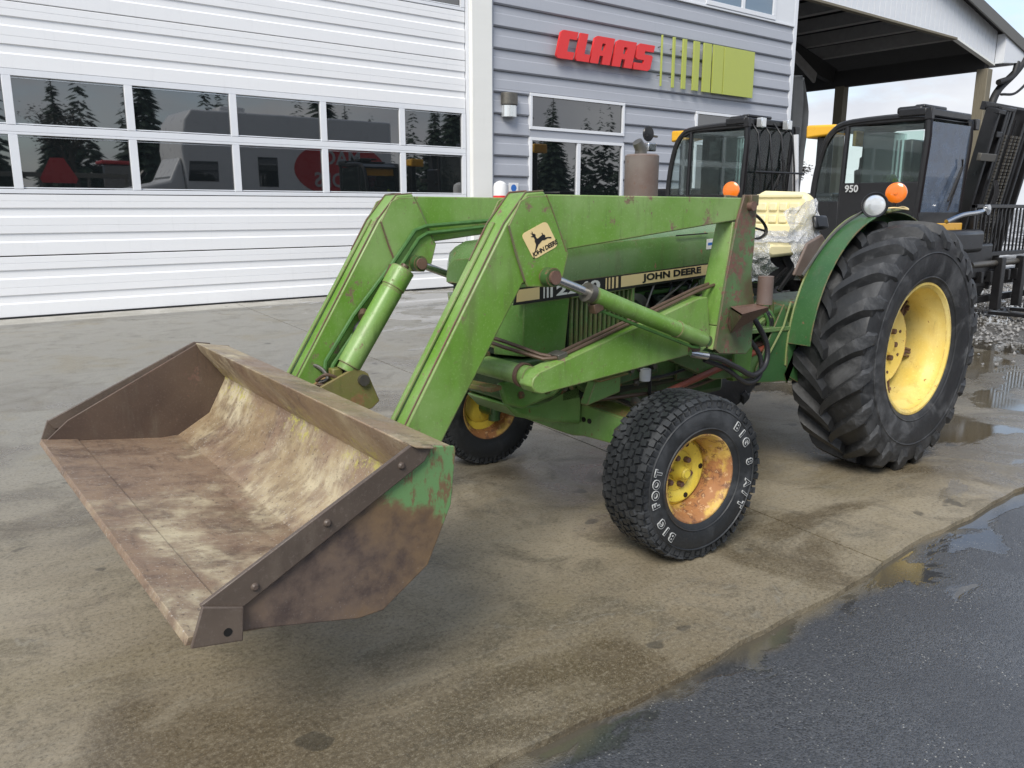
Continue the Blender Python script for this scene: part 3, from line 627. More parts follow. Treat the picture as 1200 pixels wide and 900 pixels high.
deer = [(232, 447), (240, 436), (256, 428), (250, 405), (232, 398), (238, 392), (254, 396), (246, 368), (256, 366), (266, 398), (278, 392), (296, 408), (290, 424), (308, 462), (330, 448), (352, 420), (374, 398), (366, 370), (378, 366), (384, 392), (400, 388), (414, 408), (408, 430), (440, 420), (484, 414), (488, 432), (438, 440), (402, 470), (372, 478), (350, 510), (322, 548), (300, 606), (284, 668), (272, 668), (284, 600), (292, 548), (278, 506), (280, 476), (268, 444), (250, 446)]
me = MB(); P = [aff(*p) for p in deer]
import mathutils.geometry as mg
tri = mg.tessellate_polygon([[Vector((p[0], p[1], 0)) for p in P]])
me.add([(p[0], .6122, p[1]) for p in P], [tuple(t) for t in tri]); me.add([(p[0], .6106, p[1]) for p in P], [tuple(t) for t in tri])
me.build('deer_emblem', 'decal_black', TR, smooth=0)
ud = (E0-B0); put(text_data('JOHN DEERE', .0245, 'decal_black', .0012, .0006, 0, .92), 'logo_lettering', TR, (B0.x+ud.x*.52+.006, .6118, B0.y+ud.y*.52+.012), (ud.x, 0, ud.y), (T0.x-B0.x, 0, T0.y-B0.y))

# ---- bucket (near and far profiles differ a little: it is racked)
SH = lambda x, z: x-.085*max(0, min(1, (4.30-x)/.75))-.015
def far(p): return [(SH(x, z), z-.004) for x, z in p]
def bpart(name, poly, mat, y0=-1.1, y1=1.1, bev=.003, lab=None):
    def at(y):
        t = (y+1.1)/2.2; f = far(poly); return [(a[0]*t+b[0]*(1-t), a[1]*t+b[1]*(1-t)) for a, b in zip(poly, f)]
    o = MB().prism(at(y0), y0, y1, at(y1)).build(name, mat, BK, bev)
    if lab: o['label'] = lab
    return o
BK = MB(); 
floor_ = [(4.30, .496), (3.843, .418), (3.765, .418), (3.615, .512), (3.53, .679), (3.512, .80)]
inner = [(3.526, .80), (3.544, .684), (3.625, .522), (3.769, .432), (3.842, .432), (4.30, .502)]
shell = floor_+inner
def at_(poly, y):
    t = (y+1.1)/2.2; f = far(poly); return [(a[0]*t+b[0]*(1-t), a[1]*t+b[1]*(1-t)) for a, b in zip(poly, f)]
n_ = 14; vs = []; fs = []
random.seed(12)
for i in range(n_+1):
    y = -1.09+2.18*i/n_
    for k, (x, z) in enumerate(at_(shell, y)):
        w_ = .006*math.sin(y*3.1+k)*math.sin(math.pi*i/n_) if k not in (0, 11) else .004*math.sin(y*6.5)*math.sin(math.pi*i/n_)
        vs.append((x, y, z+w_))
kk = len(shell)
fs = [(i*kk+k, i*kk+(k+1) % kk, (i+1)*kk+(k+1) % kk, (i+1)*kk+k) for i in range(n_) for k in range(kk)]+[tuple(range(kk))[::-1], tuple(range(n_*kk, (n_+1)*kk))]
BK = MB().add(vs, fs).build('bucket', 'bucket', TR, .002, 12)
bpart('top_box', [(3.664, .886), (3.512, .853), (3.508, .70), (3.536, .69), (3.556, .712), (3.645, .842)], 'bucket', -1.087, 1.087, bev=.006)
bpart('cutting_edge', [(4.312, .490), (4.17, .466), (4.17, .489), (4.303, .512)], 'bucket', bev=.002)
side = [(4.290, .500), (4.134, .476), (3.843, .408), (3.765, .408), (3.61, .505), (3.525, .675), (3.505, .84), (3.508, .853), (3.655, .880), (4.20, .585)]
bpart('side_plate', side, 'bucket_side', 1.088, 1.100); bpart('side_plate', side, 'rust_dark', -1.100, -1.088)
strip = [(3.664, .888), (4.272, .590), (4.250, .548), (4.170, .552), (3.622, .832), (3.592, .874)]
bpart('edge_bar', strip, 'strip', 1.101, 1.115); bpart('edge_bar', strip, 'strip', -1.115, -1.101)
tip = [(4.305, .492), (4.178, .470), (4.170, .560), (4.270, .592)]
bpart('corner_plate', tip, 'strip', 1.1155, 1.128); bpart('corner_plate', tip, 'strip', -1.128, -1.1155)
bpart('top_lip', [(3.668, .889), (3.655, .880), (3.60, .868), (3.598, .875)], 'bucket', 1.06, 1.13)
for (x, z) in ((3.70, .835), (3.93, .722), (4.135, .600)):
    MB().lathe([(0, .008), (.006, .008), (.010, .004), (.011, 0)], (x, 1.115, z), seg=14).build('bolt_head', 'strip', BK)
    MB().lathe([(0, -.013), (.008, -.012), (.012, -.006), (.013, 0)], (x-.05, -1.088, z-.03), seg=14).build('bolt_head', 'steel_dull', BK)
MB().lathe([(0, .001), (.011, .001), (.011, -.004)], (4.215, 1.1283, .507), seg=12).build('bolt_hole', 'decal_black', BK)
# back brackets of the bucket, on both arms
for yc in (-.285, .40):
    kx_ = .20 if yc > 0 else 0
    MB().prism([(3.42, .725), (3.14+kx_, .835-kx_*.4), (3.075+kx_, .80-kx_*.4), (3.02+kx_, .665), (3.06+kx_, .635), (3.30, .59), (3.49, .54)], yc-.045, yc-.030).build('bucket_bracket', 'moss', BK, .004)
    MB().prism([(3.42, .725), (3.14+kx_, .835-kx_*.4), (3.075+kx_, .80-kx_*.4), (3.02+kx_, .665), (3.06+kx_, .635), (3.30, .59), (3.49, .54)], yc+.030, yc+.045).build('bucket_bracket', 'moss', BK, .004)
    MB().tube([(3.105, yc-.065, .775), (3.105, yc+.065, .775)], .026, 14).build('pivot_pin', 'steel_dull', BK)
    MB().tube([(3.105, yc-.03, .775), (3.105, yc+.03, .775)], .040, 14).build('rod_eye', 'moss', BK)
    a0 = Vector((2.862, yc+.02, 1.262)); b0 = Vector((3.165, yc+.0, .815)); d = (b0-a0).normalized()
    MB().tube([a0, a0+d*.004, a0+d*.10, a0+d*.102, a0+d*.112, a0+d*.114, b0-d*.03, b0-d*.028, b0], [.050, .056, .056, .052, .052, .054, .054, .046, .044], 22).build('bucket_cylinder', 'green_arm', TR)
    MB().tube([b0-d*.01, (3.105, yc, .775)], .030, 12).build('piston_rod', 'steel_dull', TR)
    MB().tube([a0-d*.02, a0+d*.03], .02, 10).build('cylinder_port', 'pipe_brown', TR)
    if yc > 0: continue
    # bent keeper pins and loop on the arm end
    MB().tube(smooth_path([(3.335, yc-.10, .795), (3.30, yc-.09, .845), (3.26, yc-.05, .83), (3.25, yc-.01, .79), (3.29, yc-.02, .775)], 5), .009, 8).build('keeper_pin', 'steel_dull', TR)
    MB().tube(smooth_path([(3.30, yc-.02, .785), (3.27, yc+.02, .815), (3.22, yc+.03, .79), (3.25, yc+.01, .76), (3.30, yc-.02, .77)], 5), .008, 8).build('keeper_pin', 'pipe_brown', TR)
    MB().box((3.20, yc-.03, .80), (.05, .05, .06)).build('valve_block', 'moss', TR, .006)
# pipes along the inside of the far arm
for k, (dy, pts) in enumerate(((.0, [(1.62, 1.525), (2.30, 1.475), (2.69, 1.452), (2.752, 1.433), (2.881, 1.279), (3.089, 1.056), (3.235, .86), (3.245, .80)]), (.0, [(1.62, 1.500), (2.295, 1.448), (2.685, 1.418), (2.733, 1.394), (2.845, 1.255), (3.05, 1.020), (3.20, .84), (3.22, .79)]))):
    P = [(x, -.337+dy, z) for x, z in pts]; MB().tube(P, .0105, 8).build('hydraulic_pipe', 'pipe_green', TR)
MB().tube(smooth_path([(2.912, -.315, 1.225), (2.953, -.315, 1.138), (3.036, -.315, 1.042), (3.085, -.312, 1.0), (3.105, -.305, .93), (3.145, -.30, .875)], 6), .016, 10).build('hydraulic_hose', 'hose', TR)
MB().tube([(2.885, -.315, 1.275), (2.918, -.315, 1.215)], .020, 10).build('hose_fitting', 'pipe_brown', TR)
MB().tube([(3.14, -.30, .885), (3.175, -.298, .835)], .020, 10).build('hose_fitting', 'steel', TR)
MB().tube([(3.04, -.33, 1.07), (3.06, -.30, 1.05)], .022, 8).build('pipe_clamp', 'pipe_brown', TR)
# drop cross pipe at rear of the arm, side frames and masts
for s, y0, y1 in ((1, .49, .585), (-1, -.46, -.365)):
    # mast: light front flange and rusty side plate, tapering down
    MB().loft([(1.572, y0, 1.475), (1.572, y1+.002, 1.475), (1.552, y1+.002, 1.475), (1.552, y0, 1.475)], [(1.632, y0-.045, .985), (1.632, y1+.002, .985), (1.612, y1+.002, .985), (1.612, y0-.045, .985)]).build('mast_flange', 'green_arm', TR, .004)
    MB().loft([(1.632, y0-.045, .983), (1.632, y1+.002, .983), (1.612, y1+.002, .983), (1.612, y0-.045, .983)], [(1.672, y0+.02, .880), (1.672, y1+.002, .872), (1.652, y1+.002, .872), (1.652, y0+.02, .880)]).build('mast_flange', 'green_arm', TR, .004)
    MB().prism([(1.415, 1.60), (1.515, 1.60), (1.56, 1.475), (1.62, 1.20), (1.672, .88), (1.64, .855), (1.43, .83), (1.385, .86), (1.385, .94), (1.385, 1.07), (1.424, 1.22), (1.415, 1.40)], y1+.004, y1+.018).build('mast_plate', 'green_rust', TR, .003)
    MB().prism([(1.47, 1.60), (1.50, 1.60), (1.54, 1.475), (1.60, .98), (1.60, .865), (1.43, .83), (1.385, .94), (1.375, 1.07), (1.405, 1.595)], y0-.02, y0-.008).build('mast_plate', 'green_rust', TR, .003)
    MB().tube([(1.475, y0-.03, 1.548), (1.475, y1+.045, 1.548)], .022, 14).build('pivot_pin', 'rust', TR)
    MB().box((1.46, y1+.028, 1.575), (.06, .02, .05)).build('pin_keeper', 'green_rust', TR, .004)
    if s > 0:
        V = [(1.58, .606, 1.078), (1.735, .79, 1.072), (1.405, .70, 1.072), (1.385, .606, 1.078), (1.565, .606, .945), (1.40, .695, 1.052), (1.39, .606, 1.0)]
        MB().add(V, [(0, 1, 2, 3), (1, 4, 5, 2), (3, 2, 5, 6), (4, 6, 5)]).build('rusty_bracket', 'rust', TR)
        MB().add([(1.586, .607, 1.070), (1.733, .788, 1.064), (1.568, .607, .95), (1.60, .612, 1.0), (1.62, .64, 1.045)], [(0, 3, 4), (0, 4, 1), (1, 4, 2), (4, 3, 2), (0, 2, 3)]).build('bracket_face', 'green_rust', TR)
        MB().tube([(1.372, y1+.065, 1.078), (1.372, y1+.065, 1.215)], [.038, .038], 18).build('socket_tube', 'rust_pale', TR)
        MB().prism([(1.63, .875), (1.39, .845), (1.36, .90), (1.37, .955), (1.43, .965), (1.60, .905)], y0, y1).build('mast_foot', 'green_rust', TR, .006)
    # rear strut of side frame towards the axle
    MB().prism([(1.70, .88), (1.40, .80), (.55, .70), (.55, .60), (1.40, .66), (1.74, .80)], y0-.16, y0-.10).build('side_rail', 'green_dark', TR, .004)
    # long rising side beam from cross tube to the mast
    fx = 0 if s > 0 else -.25
    BM = [(2.735, .893), (2.765, .87), (2.775, .84), (2.755, .812), (2.72, .80), (1.72, .868), (1.66, .90), (1.70, 1.128), (1.76, 1.128)]
    if s < 0: BM = [(2.45, .95), (2.45, .82), (1.72, .868), (1.66, .90), (1.70, 1.128), (1.76, 1.128)]
    MB().prism(BM, y0-.01, y1-.02).build('side_beam', 'green_arm', TR, .005)
    for dz, rr in ((.028, .011), (.030, .011)):
        oy = .0 if rr and dz == .028 else -.035
        MB().tube([(2.60+fx, y0+.035+oy, .925+dz*.3-fx*.18), (1.72, y0+.035+oy, 1.128+dz), (1.60, y0+.035+oy, 1.150+dz)], .0085, 8).build('hydraulic_pipe', 'pipe_brown', TR)
MB().tube([(2.60, .525, .932), (2.66, .50, .93), (2.74, .34, .965), (2.76, .20, .985)], .0085, 8).build('hydraulic_pipe', 'pipe_brown', TR)
MB().tube([(2.60, .49, .932), (2.64, .46, .94), (2.72, .31, .985), (2.745, .20, 1.00)], .0085, 8).build('hydraulic_pipe', 'pipe_brown', TR)
MB().box((2.585, .505, .938), (.05, .07, .025), Matrix.Rotation(.2, 3, 'Y')).build('pipe_clamp', 'steel_dull', TR, .003)
MB().tube([(2.725, -.16, .862), (2.725, .50, .862)], .044, 20).build('cross_tube', 'green_arm', TR)
MB().lathe([(.047, .0), (.052, .0), (.052, .022), (.047, .022)], (2.725, .440, .862), seg=24, closed=True).build('weld_collar', 'rust', TR)
MB().box((2.80, .24, .79), (.07, .20, .02), Matrix.Rotation(.2, 3, 'Z')).build('worn_tab', 'moss', TR, .003)
MB().box((2.82, .22, .935), (.06, .16, .018), Matrix.Rotation(.15, 3, 'Z')).build('worn_tab', 'moss', TR, .003)
# hoses looping behind the mast foot
MB().tube(smooth_path([(1.76, .60, .86), (1.66, .62, .835), (1.52, .625, .775), (1.38, .62, .72), (1.27, .61, .76), (1.255, .60, .86), (1.33, .585, .975), (1.36, .56, 1.02)], 7), .014, 10).build('hydraulic_hose', 'hose', TR)
MB().tube(smooth_path([(1.72, .58, .83), (1.58, .60, .775), (1.42, .61, .685), (1.30, .60, .70), (1.29, .59, .80), (1.38, .58, .90), (1.42, .565, .965)], 7), .012, 10).build('hydraulic_hose', 'hose', TR)
MB().tube([(1.83, .58, .875), (1.77, .60, .862), (1.735, .606, .855)], .019, 10).build('hose_fitting', 'steel', TR)
MB().tube([(1.41, .565, .93), (1.425, .565, .985)], .017, 8).build('hose_fitting', 'steel', TR)
MB().box((1.80, .575, .885), (.05, .05, .05)).build('port_block', 'rust', TR, .006)

# ---- hood, nose, grille, decals
def hood_sec(x, zt, zb, hw): 
    return [(x, -hw, zb), (x, -hw, zt-.085), (x, -hw+.02, zt-.035), (x, -hw+.07, zt-.006), (x, 0, zt+.006), (x, hw-.07, zt-.006), (x, hw-.02, zt-.035), (x, hw, zt-.085), (x, hw, zb)]
secs = [hood_sec(1.02, 1.460, 1.262, .30), hood_sec(1.385, 1.448, 1.252, .30), hood_sec(2.0, 1.420, 1.228, .30), hood_sec(2.40, 1.400, 1.212, .300), hood_sec(2.54, 1.388, 1.206, .296), hood_sec(2.62, 1.365, 1.200, .262), hood_sec(2.675, 1.31, 1.197, .19)]
def skin(secs, name, mat, par, bev=.0):
    n = len(secs[0]); m = MB().add([p for s in secs for p in s], [(i*n+k, i*n+k+1, (i+1)*n+k+1, (i+1)*n+k) for i in range(len(secs)-1) for k in range(n-1)]+[tuple(range(n))[::-1], tuple((len(secs)-1)*n+k for k in range(n))]+[(i*n, (i+1)*n, (i+1)*n+n-1, i*n+n-1) for i in range(len(secs)-1)])
    return m.build(name, mat, par, bev, 30)
HD = skin(secs, 'hood', 'green_dark', TR)
def band(x, dz): return 1.140+(2.63-x)*.0437+dz          # lower edge of the stripe
# stripe panel between hood and side screens
for sgn in (1, -1):
    y = .3005*sgn; y2 = .3045*sgn
    ML = 2.63
    MB().prism([(2.665, band(2.665, -.006)), (1.37, band(1.37, -.006)), (1.37, band(1.37, .064)), (2.64, band(2.64, .062))] if sgn > 0 else [(2.5, band(2.5, -.006)), (1.37, band(1.37, -.006)), (1.37, band(1.37, .064)), (2.5, band(2.5, .062))], y, y2).build('stripe_panel', 'decal_black', HD, smooth=0)
    if sgn > 0:
        def seg(x0, x1, mat, z0=.006, z1=.058, nm='decal_panel'):
            MB().prism([(x0, band(x0, z0)), (x1, band(x1, z0)), (x1, band(x1, z1)), (x0-.004 if x0 > 2.6 else x0, band(x0, z1))], .3046, .3056).build(nm, mat, HD, smooth=0)
        seg(2.648, 2.52, 'cream')
        for x, wd in ((2.497, .007), (2.478, .010), (2.457, .013)): seg(x, x-wd, 'decal_white', .006, .058, 'decal_bar')
        for x, wd in ((2.120, .008), (2.100, .010), (2.078, .012), (2.052, .014)): seg(x, x-wd, 'cream', .006, .058, 'decal_bar')
        seg(2.018, 1.385, 'cream')
        sl2 = (-1, 0, .0437)
        put(fit(text_data('2240', .085, 'decal_white', .0012, .0030, 0, 1.05), .268, .047), 'model_number', HD, (2.290, .3062, band(2.290, .032)), sl2, (0, 0, 1))
        put(fit(text_data('JOHN DEERE', .062, 'decal_black', .0012, .0026, 0, 1.02), .435, .044), 'hood_lettering', HD, (1.657, .3066, band(1.657, .032)), sl2, (0, 0, 1))
        MB().prism([(1.40, 1.33), (1.325, 1.333), (1.325, 1.385), (1.40, 1.382)], .3005, .302).build('small_sticker', 'decal_white', HD, smooth=0)
        MB().prism([(1.39, 1.350), (1.335, 1.353), (1.335, 1.366), (1.39, 1.363)], .3021, .3028).build('sticker_print', 'blue', HD, smooth=0)
        MB().box((1.52, .303, 1.408), (.24, .005, .006), Matrix.Rotation(.03, 3, 'Y')).build('hood_slot', 'decal_black', HD)
# nose casting under the stripe and the louvred side screens
for sgn in (1, -1):
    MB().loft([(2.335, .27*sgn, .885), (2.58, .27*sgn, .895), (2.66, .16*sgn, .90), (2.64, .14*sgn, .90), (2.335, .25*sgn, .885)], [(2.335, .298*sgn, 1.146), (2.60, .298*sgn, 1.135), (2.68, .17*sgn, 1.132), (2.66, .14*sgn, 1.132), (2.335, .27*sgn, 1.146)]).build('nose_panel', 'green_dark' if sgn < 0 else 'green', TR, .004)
    MB().prism([(2.325, .905), (1.93, .935), (1.93, 1.163), (2.325, 1.146)], .262*sgn, .272*sgn).build('screen_back', 'engine', TR)
    for k in range(13):
        x = 2.31-.030*k; z0 = .905+(2.325-x)*.075; z1 = band(x, -.008)
        MB().bx(x-.0055, x+.0055, .272*sgn, .290*sgn, z0, z1).build('screen_slat', 'green_dark', TR, .002)
    MB().prism([(1.935, .935), (1.915, .935), (1.915, 1.168), (1.935, 1.168)], .265*sgn, .298*sgn).build('screen_frame', 'green', TR, .003)
    MB().prism([(2.33, 1.150), (1.915, 1.172), (1.915, 1.160), (2.33, 1.138)], .268*sgn, .302*sgn).build('screen_frame', 'green', TR, .003)
MB().bx(2.63, 2.65, -.17, .17, .90, 1.19).build('front_grille', 'engine', TR)
for k in range(9): MB().bx(2.651, 2.66, -.16, .16, .93+.028*k, .94+.028*k).build('grille_bar', 'green_dark', TR)
# ---- engine between hood and side beam
MB().bx(1.0, 2.30, -.20, .20, .62, 1.16).build('engine_block', 'engine', TR, .02)
for k in range(4): MB().tube([(1.30+.19*k, .20, 1.10), (1.30+.19*k, .27, 1.07), (1.30+.19*k, .275, .98)], .024, 10).build('intake_pipe', 'engine', TR)
MB().tube([(1.22, .26, 1.0), (1.92, .26, 1.02)], .030, 12).build('manifold', 'steel_dull', TR)
for k in range(3): MB().tube(smooth_path([(1.24+.12*k, .24, 1.17), (1.34+.14*k, .285, 1.13), (1.46+.15*k, .28, 1.05), (1.52+.16*k, .24, .98)], 5), .007, 8).build('fuel_pipe', 'steel_dull', TR)
MB().lathe([(0, .035), (.045, .035), (.045, -.035), (0, -.035)], (1.75, .25, .93), seg=16, axis='z').build('oil_filter', 'white_paint', TR)
MB().box((1.33, .25, 1.14), (.16, .06, .10)).build('injection_pump', 'green_dark', TR, .012)
MB().tube([(2.0, .21, 1.11), (1.2, .23, 1.14)], .012, 8).build('fuel_pipe', 'pipe_green', TR)
# crowded small engine and chassis pieces seen through the gap
random.seed(44)
for k in range(16):
    x = 1.12+.05*k+random.uniform(-.01, .01); z = random.uniform(.93, 1.12)
    MB().lathe([(0, .022), (.012, .020), (.013, .012), (.018, .012), (.018, 0)], (x, .232, z), seg=6).build('bolt_head', random.choice(['steel_dull', 'pipe_brown', 'engine']), TR)
for k in range(6):
    x = 1.18+.12*k; MB().box((x, .225, random.uniform(.95, 1.08)), (random.uniform(.05, .09), .05, random.uniform(.05, .10))).build('engine_fitting', random.choice(['engine', 'green_dark', 'steel_dull', 'pipe_brown']), TR, .008)
for k in range(5):
    x = 1.20+.13*k; MB().tube(smooth_path([(x, .24, 1.16), (x+.03, .275, 1.10+.02*k), (x+.09, .27, 1.04), (x+.07, .25, .96)], 5), .0055+.001*(k % 3), 6).build('fuel_pipe', random.choice(['black', 'steel_dull', 'pipe_brown', 'hose']), TR)
MB().lathe([(.095, -.012), (.11, -.008), (.11, .008), (.095, .012), (.02, .01), (.02, -.01)], (1.86, .245, 1.02), seg=24, closed=True).build('alternator_pulley', 'steel_dull', TR)
MB().lathe([(0, .03), (.06, .03), (.065, 0), (.065, -.04), (0, -.04)], (1.60, .25, 1.03), seg=20).build('alternator', 'steel_dull', TR)
for k in range(9): MB().lathe([(0, .020), (.010, .018), (.015, .010), (.016, 0)], (1.05+.16*k, .262, .70+.02*math.sin(k)), seg=6).build('bolt_head', 'steel_dull', TR)
for k in range(5): MB().lathe([(0, .020), (.012, .018), (.018, .008), (.018, 0)], (2.62-.075*k, .300, .735+.018*(k % 2)), seg=6).build('bolt_head', 'green_grime', TR)
MB().tube(smooth_path([(2.30, .30, .80), (2.05, .31, .74), (1.7, .30, .70), (1.3, .31, .76), (1.15, .30, .84)], 5), .009, 8).build('hydraulic_hose', 'hose', TR)
MB().tube(smooth_path([(2.2, .33, .655), (1.9, .33, .64), (1.5, .32, .62), (1.15, .31, .66)], 5), .010, 8).build('hydraulic_pipe', 'pipe_brown', TR)
for x in (1.25, 1.55): MB().prism([(x, .86), (x-.10, .86), (x-.12, .66), (x+.02, .66)], .268, .285).build('bracket_plate', 'green_grime', TR, .004)
MB().box((1.13, .27, .70), (.12, .05, .14)).build('gear_housing', 'green_grime', TR, .012); MB().box((.92, .24, .78), (.16, .08, .12)).build('valve_block', 'green_dark', TR, .012)
for k in range(4): MB().tube(smooth_path([(1.12-.03*k, .28, .98), (1.0-.03*k, .36-.01*k, 1.0), (.92-.02*k, .37, .90), (.96, .30, .80)], 5), .009, 8).build('hydraulic_pipe', random.choice(['pipe_green', 'steel_dull', 'hose']), TR)
# ---- chassis
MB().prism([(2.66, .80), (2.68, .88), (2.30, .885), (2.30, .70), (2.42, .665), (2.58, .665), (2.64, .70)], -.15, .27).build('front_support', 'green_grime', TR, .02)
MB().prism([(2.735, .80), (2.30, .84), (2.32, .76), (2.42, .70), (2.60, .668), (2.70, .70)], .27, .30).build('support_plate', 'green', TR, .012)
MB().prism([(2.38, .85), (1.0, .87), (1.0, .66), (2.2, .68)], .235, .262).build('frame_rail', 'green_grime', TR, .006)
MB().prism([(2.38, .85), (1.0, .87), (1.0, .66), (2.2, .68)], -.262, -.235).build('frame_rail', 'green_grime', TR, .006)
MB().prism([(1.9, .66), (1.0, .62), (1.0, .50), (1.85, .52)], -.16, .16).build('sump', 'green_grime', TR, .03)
# channel-shaped step bracket under the beam
MB().loft([(2.33, .42, .665), (2.12, .42, .700), (2.12, .42, .785), (2.28, .42, .772)], [(2.33, .37, .665), (2.12, .37, .700), (2.12, .37, .785), (2.28, .37, .772)]).build('step_bracket', 'green', TR, .004)
MB().prism([(2.29, .782), (2.11, .797), (2.11, .789), (2.29, .774)], .33, .46).build('step_bracket', 'moss', TR, .002)
MB().prism([(2.06, .81), (1.78, .85), (1.78, .74), (2.06, .71)], .32, .345).build('bracket_plate', 'green_grime', TR, .004)
for x in (1.98, 1.92, 1.82): MB().lathe([(0, .018), (.014, .018), (.016, 0)], (x, .345, .775), seg=6).build('bolt_head', 'steel_dull', TR)
MB().tube([(1.845, .35, .85), (1.84, .35, .50)], .009, 8).build('dipstick', 'black', TR)
MB().lathe([(0, -.03), (.026, -.028), (.028, 0), (.028, .03), (0, .035)], (1.90, .37, .745), seg=14, axis='z').build('sediment_bowl', 'white_paint', TR)
# front axle: channel beam with adjustment holes, steering rods
MB().prismx([(-.60, .43), (-.30, .435), (0, .425), (.12, .425), (.20, .44), (.62, .455), (.62, .575), (.30, .595), (0, .60), (-.30, .575), (-.60, .55)], 2.12, 2.14).build('front_axle', 'green', TR, .004)
MB().prismx([(-.60, .548), (-.30, .573), (0, .598), (.30, .593), (.62, .573), (.62, .555), (.30, .575), (0, .580), (-.30, .555), (-.60, .530)], 1.97, 2.119).build('front_axle', 'moss', TR, .004)
MB().prism([(2.62, .67), (2.44, .655), (2.30, .69), (2.16, .72), (2.15, .60), (2.15, .50), (2.35, .54), (2.55, .60)], -.14, .20).build('axle_pivot_bolster', 'green', TR, .02)
for y in (.16, .20, .24, .44, .48, -.2, -.4):
    MB().lathe([(0, .004), (.013, .004), (.013, -.002)], (2.1405, y, .525), seg=12, axis='x').build('adjustment_hole', 'decal_black', TR)
for y in (.12, .43, -.3):
    MB().lathe([(0, .030), (.018, .028), (.026, .004), (.026, 0)], (2.1405, y+.02, .522), seg=12, axis='x').build('bolt_head', 'steel_dull', TR)
MB().tube([(2.00, .52, .50), (2.00, .635, .47)], .045, 14).build('axle_knee', 'green_grime', TR); MB().tube([(2.02, .63, .30), (2.02, .63, .60)], .036, 14).build('kingpin_housing', 'green_grime', TR)
MB().tube([(2.03, .60, .372), (2.03, .69, .372)], .045, 14).build('stub_axle', 'green_grime', TR)
MB().tube([(1.98, -.58, .50), (1.95, -.80, .47)], .045, 14).build('axle_knee', 'green_grime', TR); MB().tube([(1.94, -.80, .28), (1.94, -.80, .54)], .036, 14).build('kingpin_housing', 'green_grime', TR)
MB().tube([(1.94, -.78, .348), (1.94, -.90, .348)], .045, 14).build('stub_axle', 'green_grime', TR)
MB().tube([(1.93, .10, .62), (1.92, .60, .54)], .014, 8).build('tie_rod', 'steel_dull', TR); MB().tube([(1.93, -.10, .62), (1.92, -.60, .54)], .014, 8).build('tie_rod', 'steel_dull', TR)
MB().tube([(2.03, .44, .625), (1.30, .40, .73), (.95, .38, .78)], .017, 10).build('drag_link', 'red_rod', TR)
MB().tube([(2.04, .52, .61), (2.00, .40, .635)], .024, 10).build('rod_end', 'steel_dull', TR)
# transmission, rear axle, platform
MB().prism([(1.02, .64), (1.02, .90), (.45, .98), (-.30, .98), (-.36, .60), (-.1, .50), (.6, .52)], -.20, .20).build('transmission', 'green_grime', TR, .03)
MB().tube([(0, -.80, .725), (0, -.2, .725), (0, .2, .725), (0, .50, .725)], [.10, .15, .15, .10], 18).build('rear_axle', 'green_dark', TR)
MB().prism([(1.02, .90), (1.02, 1.16), (.90, 1.17), (.80, .98), (.78, .90)], -.20, .20).build('clutch_housing', 'green_dark', TR, .02)
MB().prism([(1.10, .76), (.20, .70), (.20, .60), (1.12, .60)], .26, .31).build('lower_rail', 'green', TR, .005)
MB().prism([(1.33, .82), (1.18, .83), (1.19, .69), (1.32, .66)], .44, .47).build('hanger_plate', 'green', TR, .01)
MB().prism([(1.15, .88), (.60, .86), (.60, .885), (1.15, .905)], .20, .42).build('foot_platform', 'green_dark', TR, .004)
MB().tube(smooth_path([(1.04, .30, .80), (.98, .33, 1.02), (.86, .33, 1.04), (.84, .33, .96), (.90, .33, .84)], 5), .014, 8).build('linkage_rod', 'green_grime', TR)
MB().tube(smooth_path([(1.08, .34, .84), (.95, .36, .94), (.85, .36, .92), (.82, .34, .78)], 5), .012, 8).build('linkage_rod', 'green', TR)
MB().tube([(1.16, .32, .77), (.84, .34, .80)], .02, 8).build('brake_rod', 'rust', TR); MB().tube([(1.16, .34, .73), (.86, .36, .745)], .016, 8).build('brake_rod', 'rust', TR)
MB().tube([(1.10, .22, 1.10), (.90, .24, 1.14), (.74, .24, 1.12)], .012, 8).build('throttle_rod', 'steel', TR)
# dash, steering wheel
MB().bx(.86, 1.06, -.19, .19, 1.12, 1.475).build('dash_cowl', 'green_dark', TR, .02)
MB().tube([(.86, -.02, 1.40), (.70, -.02, 1.50)], .022, 10).build('steering_column', 'black', TR)
MB().lathe([(.175, -.012), (.187, 0), (.175, .012), (.163, 0)], (0, 0, 0), seg=30, axis='z', closed=True)
sw = MB().lathe([(.165, -.011), (.177, 0), (.165, .011), (.154, 0)], (0, 0, 0), seg=30, axis='z', closed=True)
for a in (0, 120, 240): sw.tube([(0, 0, -.01), (.165*math.cos(R(a)), .165*math.sin(R(a)), 0)], .007, 6)
swo = sw.build('steering_wheel', 'black', TR); swo.location = (.69, -.03, 1.455); swo.rotation_euler = (0, R(-38), 0)
# muffler on the hood
MB().lathe([(0, 1.40), (.086, 1.40), (.088, 1.42), (.088, 1.800), (.078, 1.808), (.0, 1.810)], (1.58, 0, 0), seg=36, axis='z').build('muffler', 'rust_pale', TR)
MB().tube([(1.59, 0, 1.80), (1.59, 0, 1.835), (1.62, 0, 1.87)], [.032, .032, .026], 16).build('exhaust_outlet', 'steel_dull', TR)
